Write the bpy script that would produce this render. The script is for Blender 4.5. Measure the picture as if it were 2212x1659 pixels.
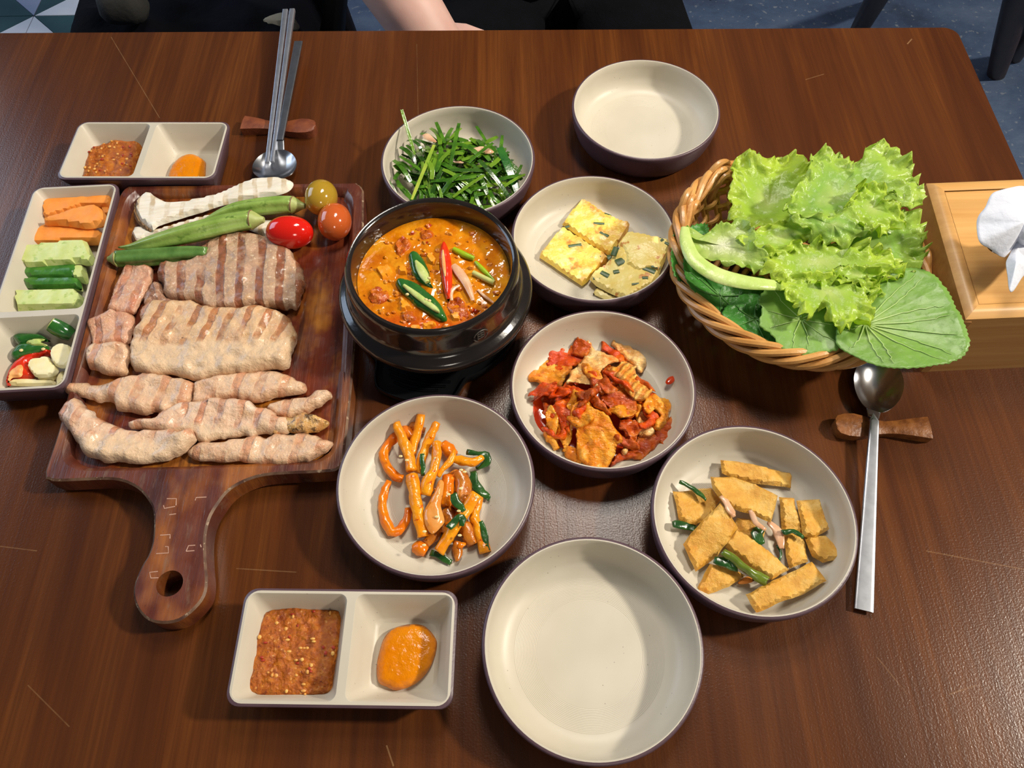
import bpy, math, random
import numpy as np
from mathutils import Matrix, Vector
from mathutils.geometry import delaunay_2d_cdt

for o in list(bpy.data.objects):
    bpy.data.objects.remove(o)
random.seed(7)
RNG = np.random.default_rng(7)
SC = bpy.context.scene
COL = SC.collection

# ------------------------------------------------------------------ camera
W, H = 2212.0, 1659.0
F, TH, ROLL, CH = 1684.7, math.radians(59.714), math.radians(-1.046), 0.5588
TZ = 0.74                                  # table top above the floor
_c, _s, _cr, _sr = math.cos(TH), math.sin(TH), math.cos(ROLL), math.sin(ROLL)
_X = Vector((1, 0, 0)); _D = Vector((0, -_s, -_c)); _FW = Vector((0, _c, -_s))
RIGHT = _cr * _X - _sr * _D
DOWN = _sr * _X + _cr * _D
cam_data = bpy.data.cameras.new('camera')
cam_data.sensor_width = 36.0
cam_data.lens = F / W * 36.0
cam_data.clip_start = 0.01
cam = bpy.data.objects.new('camera', cam_data)
COL.objects.link(cam)
rm = Matrix((RIGHT, -DOWN, -_FW)).transposed().to_4x4()
cam.matrix_world = Matrix.Translation((0, 0, TZ + CH)) @ rm
SC.camera = cam

# ------------------------------------------------------------------ light
def srgb(c):
    out = []
    for v in c[:3]:
        v = v / 255.0
        out.append(v / 12.92 if v <= 0.04045 else ((v + 0.055) / 1.055) ** 2.4)
    return tuple(out)

SC.view_settings.view_transform = 'Standard'
SC.view_settings.look = 'None'
SC.view_settings.gamma = 1.0
SC.view_settings.use_curve_mapping = False
SC.view_settings.exposure = 0.04
world = bpy.data.worlds.new('room_ambient')
SC.world = world
world.use_nodes = True
world.node_tree.nodes['Background'].inputs[0].default_value = (0.80, 0.82, 0.90, 1)
world.node_tree.nodes['Background'].inputs[1].default_value = 0.08

def lamp(name, kind, loc, energy, color, target=None, **kw):
    d = bpy.data.lights.new(name, kind)
    d.energy = energy
    d.color = color
    for k, v in kw.items():
        setattr(d, k, v)
    o = bpy.data.objects.new(name, d)
    o.location = (loc[0], loc[1], loc[2] + TZ)
    if target is not None:
        v = Vector((target[0], target[1], target[2] + TZ)) - Vector(o.location)
        o.rotation_euler = v.to_track_quat('-Z', 'Y').to_euler()
    COL.objects.link(o)
    return o

lamp('spot_lamp_warm', 'AREA', (2.30, 0.30, 2.05), 82, (1.0, 0.91, 0.77), (0, 0.35, 0), shape='DISK', size=0.22)
lamp('pendant_lamp_warm', 'AREA', (0.17, 0.86, 1.02), 5.5, (1.0, 0.91, 0.78), (0.0, 0.35, 0), shape='DISK', size=0.24)
lamp('ceiling_lamp_warm', 'AREA', (0.25, 0.85, 1.70), 6.0, (1.0, 0.93, 0.84), (0.1, 0.3, 0), shape='DISK', size=0.30)
lamp('near_fill_light', 'AREA', (0.35, -1.6, 1.30), 6.0, (1.0, 0.92, 0.80), (0, 0.4, 0), shape='DISK', size=0.5)  # added fill from the camera side, brightens the tissue box front
lamp('window_light_cool', 'AREA', (-2.3, 1.5, 1.1), 26, (0.62, 0.78, 1.0), (0, 0.5, -0.1), shape='RECTANGLE', size=1.6, size_y=1.3)

# ------------------------------------------------------------------ helpers
def P(px, py, z=0.0):
    """photo pixel -> world point on the horizontal plane z above the table top"""
    a, b = px - W / 2, py - H / 2
    U = (a * _cr + b * _sr) / F
    V = (-a * _sr + b * _cr) / F
    d = (U, _c - V * _s, -_s - V * _c)
    k = (z - CH) / d[2]
    return np.array((d[0] * k, d[1] * k, TZ + z))

def zc(x0, y0, s):
    """converter from coordinates in an enlarged crop to photo pixels"""
    return lambda pts: [(p[0] / s + x0, p[1] / s + y0) + tuple(p[2:]) for p in pts]
ZA = zc(0, 360, 2.765); ZB = zc(80, 780, 2.765); ZS = zc(800, 880, 4.739); ZF = zc(1380, 760, 2.765)
ZE = zc(1150, 410, 6.635); ZK = zc(1120, 690, 5.026); ZW = zc(760, 460, 6.144); ZV = zc(0, 380, 5.53)
ZG = zc(0, 640, 7.542); ZQ = zc(460, 1240, 3.95); ZR = zc(120, 250, 5.82); ZT = zc(1960, 340, 3.456)
ZD = zc(1440, 540, 5.925); ZL = zc(1420, 280, 2.793); ZC = zc(820, 220, 6.32)

def PW(pts, z=0.0):
    return np.array([P(p[0], p[1], p[2] if len(p) > 2 else z) for p in pts])

def _h(ix, iy, iz, seed):
    n = (ix * 374761393 + iy * 668265263 + iz * 2147483647 + seed * 974634777) & 0xFFFFFFFF
    n = ((n ^ (n >> 13)) * 1274126177) & 0xFFFFFFFF
    return ((n ^ (n >> 16)) & 0xFFFF) / 65535.0 * 2 - 1

def vnoise(p, scale, seed=0):
    q = np.asarray(p, float) * scale
    if q.shape[1] == 2:
        q = np.c_[q, np.zeros(len(q))]
    i = np.floor(q).astype(np.int64); f = q - i
    f = f * f * (3 - 2 * f)
    r = 0
    for dx in (0, 1):
        for dy in (0, 1):
            for dz in (0, 1):
                w = (f[:, 0] if dx else 1 - f[:, 0]) * (f[:, 1] if dy else 1 - f[:, 1]) * (f[:, 2] if dz else 1 - f[:, 2])
                r = r + w * _h(i[:, 0] + dx, i[:, 1] + dy, i[:, 2] + dz, seed)
    return r

def fbm(p, scale, seed=0, octv=3):
    r = 0; a = 1.0
    for k in range(octv):
        r = r + a * vnoise(p, scale * 2 ** k, seed + 17 * k); a *= 0.5
    return r

def catmull(pts, step, closed=True):
    pts = np.asarray(pts, float); n = len(pts); out = []
    rng = range(n) if closed else range(n - 1)
    for i in rng:
        if closed:
            a, b, c, d = pts[i - 1], pts[i], pts[(i + 1) % n], pts[(i + 2) % n]
        else:
            a, b, c, d = pts[max(i - 1, 0)], pts[i], pts[i + 1], pts[min(i + 2, n - 1)]
        m = max(1, int(math.ceil(np.linalg.norm(c - b) / step)))
        for k in range(m):
            t = k / m
            out.append(0.5 * ((2 * b) + (c - a) * t + (2 * a - 5 * b + 4 * c - d) * t * t + (3 * b - a - 3 * c + d) * t ** 3))
    if not closed:
        out.append(pts[-1])
    return np.array(out)

def inside(poly, q):
    x, y = q[:, 0], q[:, 1]; r = np.zeros(len(q), bool)
    n = len(poly)
    for i in range(n):
        x1, y1 = poly[i][:2]; x2, y2 = poly[(i + 1) % n][:2]
        cond = ((y1 > y) != (y2 > y))
        with np.errstate(divide='ignore', invalid='ignore'):
            xi = (x2 - x1) * (y - y1) / ((y2 - y1) if y2 != y1 else 1e-12) + x1
        r ^= cond & (x < xi)
    return r

def dist_poly(poly, q):
    a = poly; b = np.roll(poly, -1, 0); best = np.full(len(q), 1e9)
    for i in range(len(a)):
        ab = b[i] - a[i]; L = ab @ ab + 1e-15
        t = np.clip(((q - a[i]) @ ab) / L, 0, 1)
        d = q - (a[i] + t[:, None] * ab)
        best = np.minimum(best, np.einsum('ij,ij->i', d, d))
    return np.sqrt(best)

def triangulate(loops, pts=None):
    """loops: closed 2d loops (first outer, others holes); pts: extra interior points"""
    v = []; e = []
    for L in loops:
        s = len(v); n = len(L)
        v += [Vector((float(p[0]), float(p[1]))) for p in L]
        e += [(s + i, s + (i + 1) % n) for i in range(n)]
    if pts is not None:
        v += [Vector((float(p[0]), float(p[1]))) for p in pts]
    ov, oe, of, a1, a2, a3 = delaunay_2d_cdt(v, e, [], 0, 1e-7)
    ov = np.array([(p[0], p[1]) for p in ov])
    tri = np.array([f for f in of if len(f) == 3])
    cen = ov[tri].mean(1)
    ok = inside(loops[0], cen)
    for L in loops[1:]:
        ok &= ~inside(L, cen)
    tri = tri[ok]
    a, b, c = ov[tri[:, 0]], ov[tri[:, 1]], ov[tri[:, 2]]
    flip = ((b[:, 0] - a[:, 0]) * (c[:, 1] - a[:, 1]) - (b[:, 1] - a[:, 1]) * (c[:, 0] - a[:, 0])) < 0
    tri[flip] = tri[flip][:, ::-1]
    return ov, tri, a1

def pillow(outline, R, T, zb, res=0.003, amp=0.0, nsc=80.0, seed=0, smooth=True, edge=0.35, dome=0.0, amp_low=0.0, wob=0.0):
    """rounded slab over a world outline. zb: base height above table (number or function of xy)"""
    o = np.asarray(outline, float)[:, :2]
    o = catmull(o, res) if smooth else densify(o, res)
    if wob:
        o = o + np.c_[fbm(o, 110, seed + 5, 2), fbm(o, 110, seed + 6, 2)] * wob
    lo, hi = o.min(0), o.max(0)
    xs = np.arange(lo[0], hi[0], res); ys = np.arange(lo[1], hi[1], res * 0.87)
    g = np.array([(x + (res / 2 if j % 2 else 0), y) for j, y in enumerate(ys) for x in xs])
    if len(g):
        g = g[inside(o, g)]
    if len(g):
        g = g[dist_poly(o, g) > res * 0.45]
    ov, tri, orig = triangulate([o], g if len(g) else None)
    d = dist_poly(o, ov)
    d[d < res * 0.1] = 0
    pr = np.sqrt(np.clip(1 - (1 - np.clip(d / R, 0, 1)) ** 2, 0, 1))
    base = np.array([zb(x, y) for x, y in ov]) if callable(zb) else np.full(len(ov), float(zb))
    nn = fbm(ov, nsc, seed) * amp * np.clip(d / R, 0, 1) + vnoise(ov, nsc * 0.25, seed + 3) * amp_low * pr
    dm = dome * np.clip(d / (d.max() + 1e-9), 0, 1) if dome else 0
    top = base + T * (edge + (1 - edge) * pr) + nn + dm
    bot = base + T * edge * (1 - pr)
    n = len(ov); bd = d <= 0
    idx = np.full(n, -1); nb = (~bd).sum(); idx[~bd] = n + np.arange(nb); idx[bd] = np.nonzero(bd)[0]
    V = np.r_[np.c_[ov, top + TZ], np.c_[ov[~bd], bot[~bd] + TZ]]
    Fs = [tuple(t) for t in tri] + [tuple(idx[t][::-1]) for t in tri]
    return V, Fs

def densify(o, step):
    out = []
    for i in range(len(o)):
        a, b = o[i], o[(i + 1) % len(o)]
        m = max(1, int(math.ceil(np.linalg.norm(b - a) / step)))
        out += [a + (b - a) * k / m for k in range(m)]
    return np.array(out)

def tube(path, rad, n=8, up=None, prof=None, step=None, cap=True):
    p = np.asarray(path, float)
    r = np.asarray(rad, float)
    if r.ndim == 0:
        r = np.full(len(p), float(r))
    if r.ndim == 1:
        r = np.c_[r, r]
    if step:
        q = catmull(np.c_[p, r], step, False); p, r = q[:, :3], np.clip(q[:, 3:5], 1e-5, None)
    t = np.gradient(p, axis=0); t /= np.linalg.norm(t, axis=1)[:, None] + 1e-12
    if up is None:
        s = np.zeros_like(p)
        ref = np.array((0, 0, 1.0)) if abs(t[0][2]) < 0.9 else np.array((1.0, 0, 0))
        s[0] = np.cross(t[0], ref); s[0] /= np.linalg.norm(s[0])
        for i in range(1, len(p)):
            v = s[i - 1] - t[i] * (s[i - 1] @ t[i]); s[i] = v / (np.linalg.norm(v) + 1e-12)
    else:
        s = np.cross(t, np.broadcast_to(np.asarray(up, float), t.shape)); s /= np.linalg.norm(s, axis=1)[:, None] + 1e-12
    u = np.cross(s, t)
    if prof is None:
        a = np.arange(n) * 2 * math.pi / n; prof = np.c_[np.cos(a), np.sin(a)]
    prof = np.asarray(prof, float); n = len(prof)
    V = (p[:, None, :] + s[:, None, :] * (prof[None, :, 0, None] * r[:, 0, None, None]) + u[:, None, :] * (prof[None, :, 1, None] * r[:, 1, None, None])).reshape(-1, 3)
    Fs = []
    for i in range(len(p) - 1):
        for j in range(n):
            k = (j + 1) % n
            Fs.append((i * n + j, i * n + k, (i + 1) * n + k, (i + 1) * n + j))
    if cap:
        Fs.append(tuple(range(n))[::-1]); Fs.append(tuple(range((len(p) - 1) * n, len(p) * n)))
    return V, Fs

def lathe(prof, n=64, c=(0, 0), sx=1.0, sy=1.0):
    prof = np.asarray(prof, float)
    a = np.arange(n) * 2 * math.pi / n
    V = []; rows = []
    for r, z in prof:
        if r < 1e-6:
            rows.append([len(V)] * n); V.append((c[0], c[1], z + TZ))
        else:
            rows.append(list(range(len(V), len(V) + n)))
            V += [(c[0] + r * sx * math.cos(t), c[1] + r * sy * math.sin(t), z + TZ) for t in a]
    Fs = []
    for i in range(len(rows) - 1):
        for j in range(n):
            k = (j + 1) % n
            f = [rows[i][j], rows[i][k], rows[i + 1][k], rows[i + 1][j]]
            f = [x for m, x in enumerate(f) if x not in f[:m]]
            if len(f) > 2:
                Fs.append(tuple(f))
    return np.array(V), Fs

def box(lo, hi):
    x0, y0, z0 = lo; x1, y1, z1 = hi
    V = np.array([(x0, y0, z0), (x1, y0, z0), (x1, y1, z0), (x0, y1, z0), (x0, y0, z1), (x1, y0, z1), (x1, y1, z1), (x0, y1, z1)], float)
    return V, [(3, 2, 1, 0), (4, 5, 6, 7), (0, 1, 5, 4), (1, 2, 6, 5), (2, 3, 7, 6), (3, 0, 4, 7)]

def rotz(V, a, c):
    V = np.array(V, float); ca, sa = math.cos(a), math.sin(a)
    x, y = V[:, 0] - c[0], V[:, 1] - c[1]
    V[:, 0] = c[0] + x * ca - y * sa; V[:, 1] = c[1] + x * sa + y * ca
    return V

def join(*parts):
    V = []; Fs = []; s = 0
    for v, f in parts:
        V.append(np.asarray(v)); Fs += [tuple(i + s for i in q) for q in f]; s += len(v)
    return np.concatenate(V), Fs

def rrect(w, h, r, n=6, c=(0, 0)):
    out = []
    for sx, sy, a0 in ((1, 1, 0), (-1, 1, 90), (-1, -1, 180), (1, -1, 270)):
        for k in range(n + 1):
            a = math.radians(a0 + 90 * k / n)
            out.append((c[0] + sx * (w / 2 - r) + r * math.cos(a), c[1] + sy * (h / 2 - r) + r * math.sin(a)))
    return np.array(out)

def loft(loops):
    """loops: list of (2d loop, z) with equal counts -> open wall"""
    n = len(loops[0][0]); V = []; Fs = []
    for L, z in loops:
        V += [(p[0], p[1], z) for p in L]
    for i in range(len(loops) - 1):
        for j in range(n):
            k = (j + 1) % n
            Fs.append((i * n + j, i * n + k, (i + 1) * n + k, (i + 1) * n + j))
    return np.array(V), Fs

def fill(loop, z, flip=False):
    n = len(loop); V = np.array([(p[0], p[1], z) for p in loop])
    f = tuple(range(n))
    return V, [f[::-1] if flip else f]

# ------------------------------------------------------------------ objects
def tag(o, label=None, cat=None, group=None, kind=None):
    if label: o['label'] = label
    if cat: o['category'] = cat
    if group: o['group'] = group
    if kind: o['kind'] = kind
    return o

def make(name, VF, mat, origin, parent=None, smooth=True, rot=0.0, attr=None, sharp=40):
    V, Fs = VF
    V = np.asarray(V, float) - np.asarray(origin, float)
    if rot:
        V = rotz(V, -rot, (0, 0))
    me = bpy.data.meshes.new(name)
    me.from_pydata([tuple(v) for v in V], [], [tuple(int(i) for i in f) for f in Fs])
    for m in (mat if isinstance(mat, (list, tuple)) else [mat]):
        me.materials.append(m)
    if smooth:
        me.polygons.foreach_set('use_smooth', [True] * len(me.polygons))
        if sharp:
            me.set_sharp_from_angle(angle=math.radians(sharp))
    if attr is not None:
        for k, arr in attr.items():
            a = me.attributes.new(k, 'FLOAT', 'POINT')
            a.data.foreach_set('value', np.asarray(arr, np.float32))
    me.update()
    o = bpy.data.objects.new(name, me)
    COL.objects.link(o)
    if parent is not None:
        o.parent = parent
        o.location = Vector(origin) - parent.location
        if parent.rotation_euler.z and not rot:
            pass
    else:
        o.location = origin
    if rot:
        o.rotation_euler.z = rot
    return o

def base_origin(V):
    V = np.asarray(V); lo, hi = V.min(0), V.max(0)
    return np.array(((lo[0] + hi[0]) / 2, (lo[1] + hi[1]) / 2, lo[2]))

def solo(name, VF, mat, label, cat, group=None, rot=0.0, smooth=True, sharp=40, attr=None, kind=None):
    o = make(name, VF, mat, base_origin(VF[0]), rot=rot, smooth=smooth, sharp=sharp, attr=attr)
    return tag(o, label, cat, group, kind)

def thing(name, loc, label, cat, group=None):
    o = bpy.data.objects.new(name, None)
    o.empty_display_size = 0.02
    COL.objects.link(o)
    o.location = loc
    return tag(o, label, cat, group)

def part(name, VF, mat, parent, smooth=True, sharp=40, attr=None, rot=0.0, kind=None):
    org = parent.location.copy() if parent.parent is None else parent.parent.location + parent.location
    V, Fs = VF
    o = make(name, VF, mat, tuple(org), None, smooth, rot, attr, sharp)
    o.parent = parent; o.location = (0, 0, 0)
    if kind: o['kind'] = kind
    return o

def dup(root, loc, label, group=None):
    r = root.copy(); COL.objects.link(r); r.location = loc
    tag(r, label, None, group)
    for ch in list(root.children):
        c = ch.copy(); COL.objects.link(c); c.parent = r
        for g in ch.children:
            d = g.copy(); COL.objects.link(d); d.parent = c
    return r

# ------------------------------------------------------------------ materials
class N:
    def __init__(s, name):
        s.m = bpy.data.materials.new(name); s.m.use_nodes = True
        s.t = s.m.node_tree; s.b = s.t.nodes['Principled BSDF']
        s._tc = None
    def new(s, t, **kw):
        n = s.t.nodes.new(t)
        for k, v in kw.items(): setattr(n, k, v)
        return n
    def link(s, a, b): s.t.links.new(a, b)
    def setv(s, sock, v):
        if hasattr(v, 'node'): s.link(v, sock)
        elif isinstance(v, (tuple, list)) and len(v) == 3 and sock.type == 'RGBA': sock.default_value = (*v, 1)
        else: sock.default_value = v
    def obj(s):
        if s._tc is None: s._tc = s.new('ShaderNodeTexCoord')
        return s._tc.outputs['Object']
    def map(s, scale=(1, 1, 1), rot=(0, 0, 0), loc=(0, 0, 0), vec=None):
        n = s.new('ShaderNodeMapping')
        s.link(vec or s.obj(), n.inputs['Vector'])
        n.inputs['Scale'].default_value = scale; n.inputs['Rotation'].default_value = rot; n.inputs['Location'].default_value = loc
        return n.outputs[0]
    def noise(s, scale, detail=3, rough=0.55, vec=None, dist=0.0):
        n = s.new('ShaderNodeTexNoise'); s.link(vec or s.obj(), n.inputs['Vector'])
        n.inputs['Scale'].default_value = scale; n.inputs['Detail'].default_value = detail
        n.inputs['Roughness'].default_value = rough; n.inputs['Distortion'].default_value = dist
        return n.outputs['Fac']
    def voro(s, scale, feature='F1', vec=None, out='Distance'):
        n = s.new('ShaderNodeTexVoronoi', feature=feature); s.link(vec or s.obj(), n.inputs['Vector'])
        n.inputs['Scale'].default_value = scale
        return n.outputs[out]
    def ramp(s, fac, stops, interp='LINEAR'):
        n = s.new('ShaderNodeValToRGB'); n.color_ramp.interpolation = interp
        e = n.color_ramp.elements
        while len(e) < len(stops): e.new(0.5)
        for i, (p, c) in enumerate(stops):
            e[i].position = p
            e[i].color = (c, c, c, 1) if isinstance(c, (int, float)) else (*c, 1)
        s.link(fac, n.inputs[0])
        return n.outputs[0]
    def mix(s, fac, a, b, mode='MIX'):
        n = s.new('ShaderNodeMix', data_type='RGBA', blend_type=mode)
        s.setv(n.inputs['Factor'], fac); s.setv(n.inputs['A'], a) if False else None
        s.setv(n.inputs[6], a); s.setv(n.inputs[7], b)
        return n.outputs[2]
    def math(s, op, a, b=0.0, clamp=False):
        n = s.new('ShaderNodeMath', operation=op, use_clamp=clamp)
        s.setv(n.inputs[0], a); s.setv(n.inputs[1], b)
        return n.outputs[0]
    def attr(s, name):
        n = s.new('ShaderNodeAttribute'); n.attribute_name = name
        return n.outputs['Fac']
    def rand(s): return s.new('ShaderNodeObjectInfo').outputs['Random']
    def bump(s, h, dist=0.001, strength=1.0, prev=None):
        n = s.new('ShaderNodeBump'); s.link(h, n.inputs['Height'])
        n.inputs['Distance'].default_value = dist; n.inputs['Strength'].default_value = strength
        if prev is not None: s.link(prev, n.inputs['Normal'])
        return n.outputs[0]
    def done(s, col, rough=0.5, normal=None, metal=0.0, coat=0.0, coat_rough=0.1, sss=0.0, sssr=(1, .4, .2), trans=0.0, spec=0.5, sss_scale=0.004):
        b = s.b.inputs
        s.setv(b['Base Color'], col); s.setv(b['Roughness'], rough)
        b['Metallic'].default_value = metal; b['Coat Weight'].default_value = coat; b['Coat Roughness'].default_value = coat_rough
        b['Specular IOR Level'].default_value = spec
        if sss:
            b['Subsurface Weight'].default_value = sss; b['Subsurface Radius'].default_value = sssr; b['Subsurface Scale'].default_value = sss_scale
        if trans: b['Transmission Weight'].default_value = trans
        if normal is not None: s.link(normal, b['Normal'])
        return s.m

def simple(name, c1, c2=None, nsc=60, rough=0.5, bump=0.0, bsc=200, lo=0.35, hi=0.65, c3=None, sc3=150, t3=0.62, vary=0.0, **kw):
    """noise-mottled material in sRGB colours"""
    n = N(name); col = srgb(c1)
    if c2 is not None:
        col = n.mix(n.ramp(n.noise(nsc, 4), [(lo, 0.0), (hi, 1.0)]), srgb(c1), srgb(c2))
    if c3 is not None:
        col = n.mix(n.ramp(n.noise(sc3, 3, vec=n.map(loc=(3.1, 1.7, 0.4))), [(t3, 0.0), (t3 + 0.06, 1.0)]), col, srgb(c3))
    if vary:
        hsv = n.new('ShaderNodeHueSaturation'); n.setv(hsv.inputs['Color'], col)
        n.setv(hsv.inputs['Value'], n.math('MULTIPLY_ADD', n.rand(), 2 * vary))
        hsv.inputs['Value'].links[0].from_node.inputs[2].default_value = 1 - vary
        col = hsv.outputs[0]
    nm = n.bump(n.noise(bsc, 4), bump) if bump else None
    return n.done(col, rough, nm, **kw)

# table wood -------------------------------------------------------
def wood_table():
    n = N('dark_stained_table_wood')
    g1 = n.noise(1.0, 5, 0.6, vec=n.map(scale=(26, 1.6, 4)), dist=0.8)
    g2 = n.noise(1.0, 4, 0.7, vec=n.map(scale=(260, 5, 20)))
    g3 = n.noise(1.0, 2, vec=n.map(scale=(6, 2.5, 1)))
    c = n.ramp(g1, [(0.30, srgb((66, 32, 13))), (0.50, srgb((88, 46, 18))), (0.70, srgb((110, 62, 25)))])
    c = n.mix(n.ramp(g2, [(0.35, 0.0), (0.62, 0.55)]), c, srgb((62, 31, 16)))
    c = n.mix(n.ramp(g3, [(0.4, 0.0), (0.75, 0.3)]), c, srgb((98, 56, 28)))
    # a few long scratches, at their place on the top
    xyz = n.new('ShaderNodeSeparateXYZ'); n.link(n.obj(), xyz.inputs[0])
    wob = n.noise(90, 2)
    total = None
    for (a, b, wdt, st) in [((240, 80), (345, 255), .0004, .5), ((1770, 355), (1835, 340), .0005, .7), ((1740, 172), (1780, 160), .0005, .5),
                            ((0, 1180), (80, 1190), .0004, .4), ((2000, 1190), (2212, 1230), .0004, .45), ((510, 1228), (640, 1236), .0004, .45),
                            ((835, 1610), (850, 1655), .0005, .6), ((900, 95), (905, 330), .0003, .3), ((1960, 95), (1970, 84), .0007, .8),
                            ((1895, 1420), (1960, 1500), .0004, .4), ((60, 1480), (150, 1570), .0004, .35), ((2050, 1500), (2110, 1480), .0005, .35)]:
        A = P(*a); B = P(*b); L = math.hypot(B[0] - A[0], B[1] - A[1]); ux, uy = (B[0] - A[0]) / L, (B[1] - A[1]) / L
        ox, oy = A[0], A[1]
        dx = n.math('SUBTRACT', xyz.outputs[0], ox - TC[0]); dy = n.math('SUBTRACT', xyz.outputs[1], oy - TC[1])
        t = n.math('ADD', n.math('MULTIPLY', dx, ux), n.math('MULTIPLY', dy, uy))
        s = n.math('ABSOLUTE', n.math('ADD', n.math('MULTIPLY', dx, -uy), n.math('MULTIPLY', dy, ux)))
        m = n.math('MULTIPLY', n.math('LESS_THAN', s, wdt), n.math('LESS_THAN', n.math('ABSOLUTE', n.math('SUBTRACT', t, L / 2)), L / 2))
        m = n.math('MULTIPLY', m, n.math('MULTIPLY', wob, st * 0.8))
        total = m if total is None else n.math('MAXIMUM', total, m)
    sp = n.ramp(n.voro(55), [(0.0, 0.55), (0.028, 0.0)])
    total = n.math('MAXIMUM', total, n.math('MULTIPLY', sp, n.ramp(n.noise(9, 2), [(0.5, 0.0), (0.62, 1.0)])))
    c = n.mix(total, c, srgb((190, 150, 105)))
    nm = n.bump(n.noise(700, 2), 0.00013)
    nm = n.bump(g2, 0.0001, prev=nm)
    return n.done(c, n.ramp(g3, [(0.3, 0.20), (0.7, 0.27)]), nm, spec=0.42)

TC = (-0.15, 0.36)          # table centre (also the origin of the table object)
M_TABLE = wood_table()
M_TEDGE = simple('worn_table_edge', (176, 132, 88), (120, 76, 44), 40, 0.45)
M_SHELL = simple('plum_melamine', (92, 70, 78), (82, 62, 70), 50, 0.38, 0.0001, 600)
def m_lining():
    n = N('cream_melamine')
    c = n.mix(n.ramp(n.noise(25, 2), [(0.3, 0.0), (0.7, 1.0)]), srgb((195, 187, 169)), srgb((203, 195, 178)))
    sp = n.voro(170); c = n.mix(n.ramp(sp, [(0.05, 0.75), (0.075, 0.0)]), c, n.mix(n.ramp(n.noise(40), [(0.52, 0.0), (0.56, 1.0)]), c, srgb((120, 108, 92))))
    return n, c
def m_bowl():
    n, c = m_lining()
    xyz = n.new('ShaderNodeSeparateXYZ'); n.link(n.obj(), xyz.inputs[0])
    r = n.math('SQRT', n.math('ADD', n.math('MULTIPLY', xyz.outputs[0], xyz.outputs[0]), n.math('MULTIPLY', xyz.outputs[1], xyz.outputs[1])))
    w = n.math('SINE', n.math('MULTIPLY', r, 6200.0))
    band = n.math('MULTIPLY', n.math('GREATER_THAN', r, 0.036), n.math('LESS_THAN', r, 0.0515))
    nm = n.bump(n.math('MULTIPLY', w, band), 0.00005)
    return n.done(c, 0.42, nm)
M_BOWL = m_bowl()
_n, _cc = m_lining(); M_DISH = _n.done(_cc, 0.42)

# ================================================================== the room
FZ = 0.0
def m_floor():
    n = N('daylight_tinted_concrete')
    c = n.ramp(n.noise(3.0, 6, 0.65), [(0.3, srgb((46, 58, 82))), (0.5, srgb((70, 88, 118))), (0.72, srgb((98, 114, 140)))])  # bluish stops carry the cool daylight tint in the concrete colour
    c = n.mix(n.ramp(n.noise(60, 3), [(0.62, 0.0), (0.68, 0.5)]), c, srgb((150, 156, 162)))
    return n.done(c, 0.5, n.bump(n.noise(40, 4), 0.003))
M_FLOOR = m_floor()
floor = make('floor', box((-3.2, -1.8, -0.05), (3.2, 4.2, 0.0)), M_FLOOR, (0, 0, 0), smooth=False)
tag(floor, kind='structure', label='grey worn concrete floor with blue daylight put into its colour')
# patterned tiles seen at the upper left, each piece its own plate
MT = [simple('tile_white', (206, 212, 224), (190, 198, 214), 8, 0.4), simple('tile_teal', (52, 84, 92), (44, 72, 82), 8, 0.4), simple('tile_lavender', (136, 148, 180), (124, 138, 170), 8, 0.4)]
def floor_tile(pts, m):
    pts = np.array(pts, float); c = pts.mean(0); pts = c + (pts - c) * 0.975
    V = np.r_[np.c_[pts, np.zeros(len(pts))], np.c_[pts, np.full(len(pts), 0.004)]]
    k = len(pts); Fs = [tuple(range(k, 2 * k)), tuple(range(k))[::-1]] + [(i, (i + 1) % k, k + (i + 1) % k, k + i) for i in range(k)]
    o = make('floor_tile', (V, Fs), m, (0, 0, 0), smooth=False)
    o.parent = floor
S = 0.15
c0 = P(75, 37, -TZ)[:2]
for i in range(-3, 2):
    for j in range(-3, 4):
        x, y = c0[0] + i * S, c0[1] + j * S
        a, b, c, d = (x, y), (x + S, y), (x + S, y + S), (x, y + S)
        if (i + j) % 2 == 0:
            floor_tile([a, b, c], MT[(i * 2 + j) % 3]); floor_tile([a, c, d], MT[(i * 2 + j + 1) % 3])
        else:
            floor_tile([a, b, d], MT[(i + 2 * j + 2) % 3]); floor_tile([b, c, d], MT[(i + 2 * j) % 3])

# ------------------------------------------------------------------ table
def build_table():
    t = thing('dining_table', (TC[0], TC[1], 0), 'dark brown stained wooden dining table with a pale worn edge', 'table')
    w, h, a = 1.30, 0.86, math.radians(-1.12)
    far_right = P(2066, 58)                       # far right corner of the top
    cx = far_right[0] - w / 2 * math.cos(a) + h / 2 * math.sin(a) * 1.0
    cy = far_right[1] - w / 2 * math.sin(a) - h / 2 * math.cos(a)
    def R(L): return rotz(np.c_[L, np.zeros(len(L))], a, (0, 0))[:, :2] + (cx, cy)
    L0 = R(rrect(w, h, 0.016, 8)); L1 = R(rrect(w - 0.0024, h - 0.0024, 0.015, 8))
    top = join(loft([(L0, TZ - 0.030), (L0, TZ - 0.0018)]), fill(L0, TZ - 0.030, True))
    part('table_apron_edge', top, M_TABLE, t)
    part('table_top', fill(L1, TZ), M_TABLE, t)
    part('edge_band', loft([(L0, TZ - 0.0018), (L1, TZ)]), M_TEDGE, t)
    for sx in (-1, 1):
        for sy in (-1, 1):
            p = R(np.array([(sx * (w / 2 - 0.07), sy * (h / 2 - 0.07))]))[0]
            V, Fs = box((p[0] - .03, p[1] - .03, 0.0), (p[0] + .03, p[1] + .03, TZ - 0.03))
            V[:4, :2] = p + (V[:4, :2] - p) * 0.75
            part('leg', (V, Fs), M_TABLE, t, smooth=False)
build_table()

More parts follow.
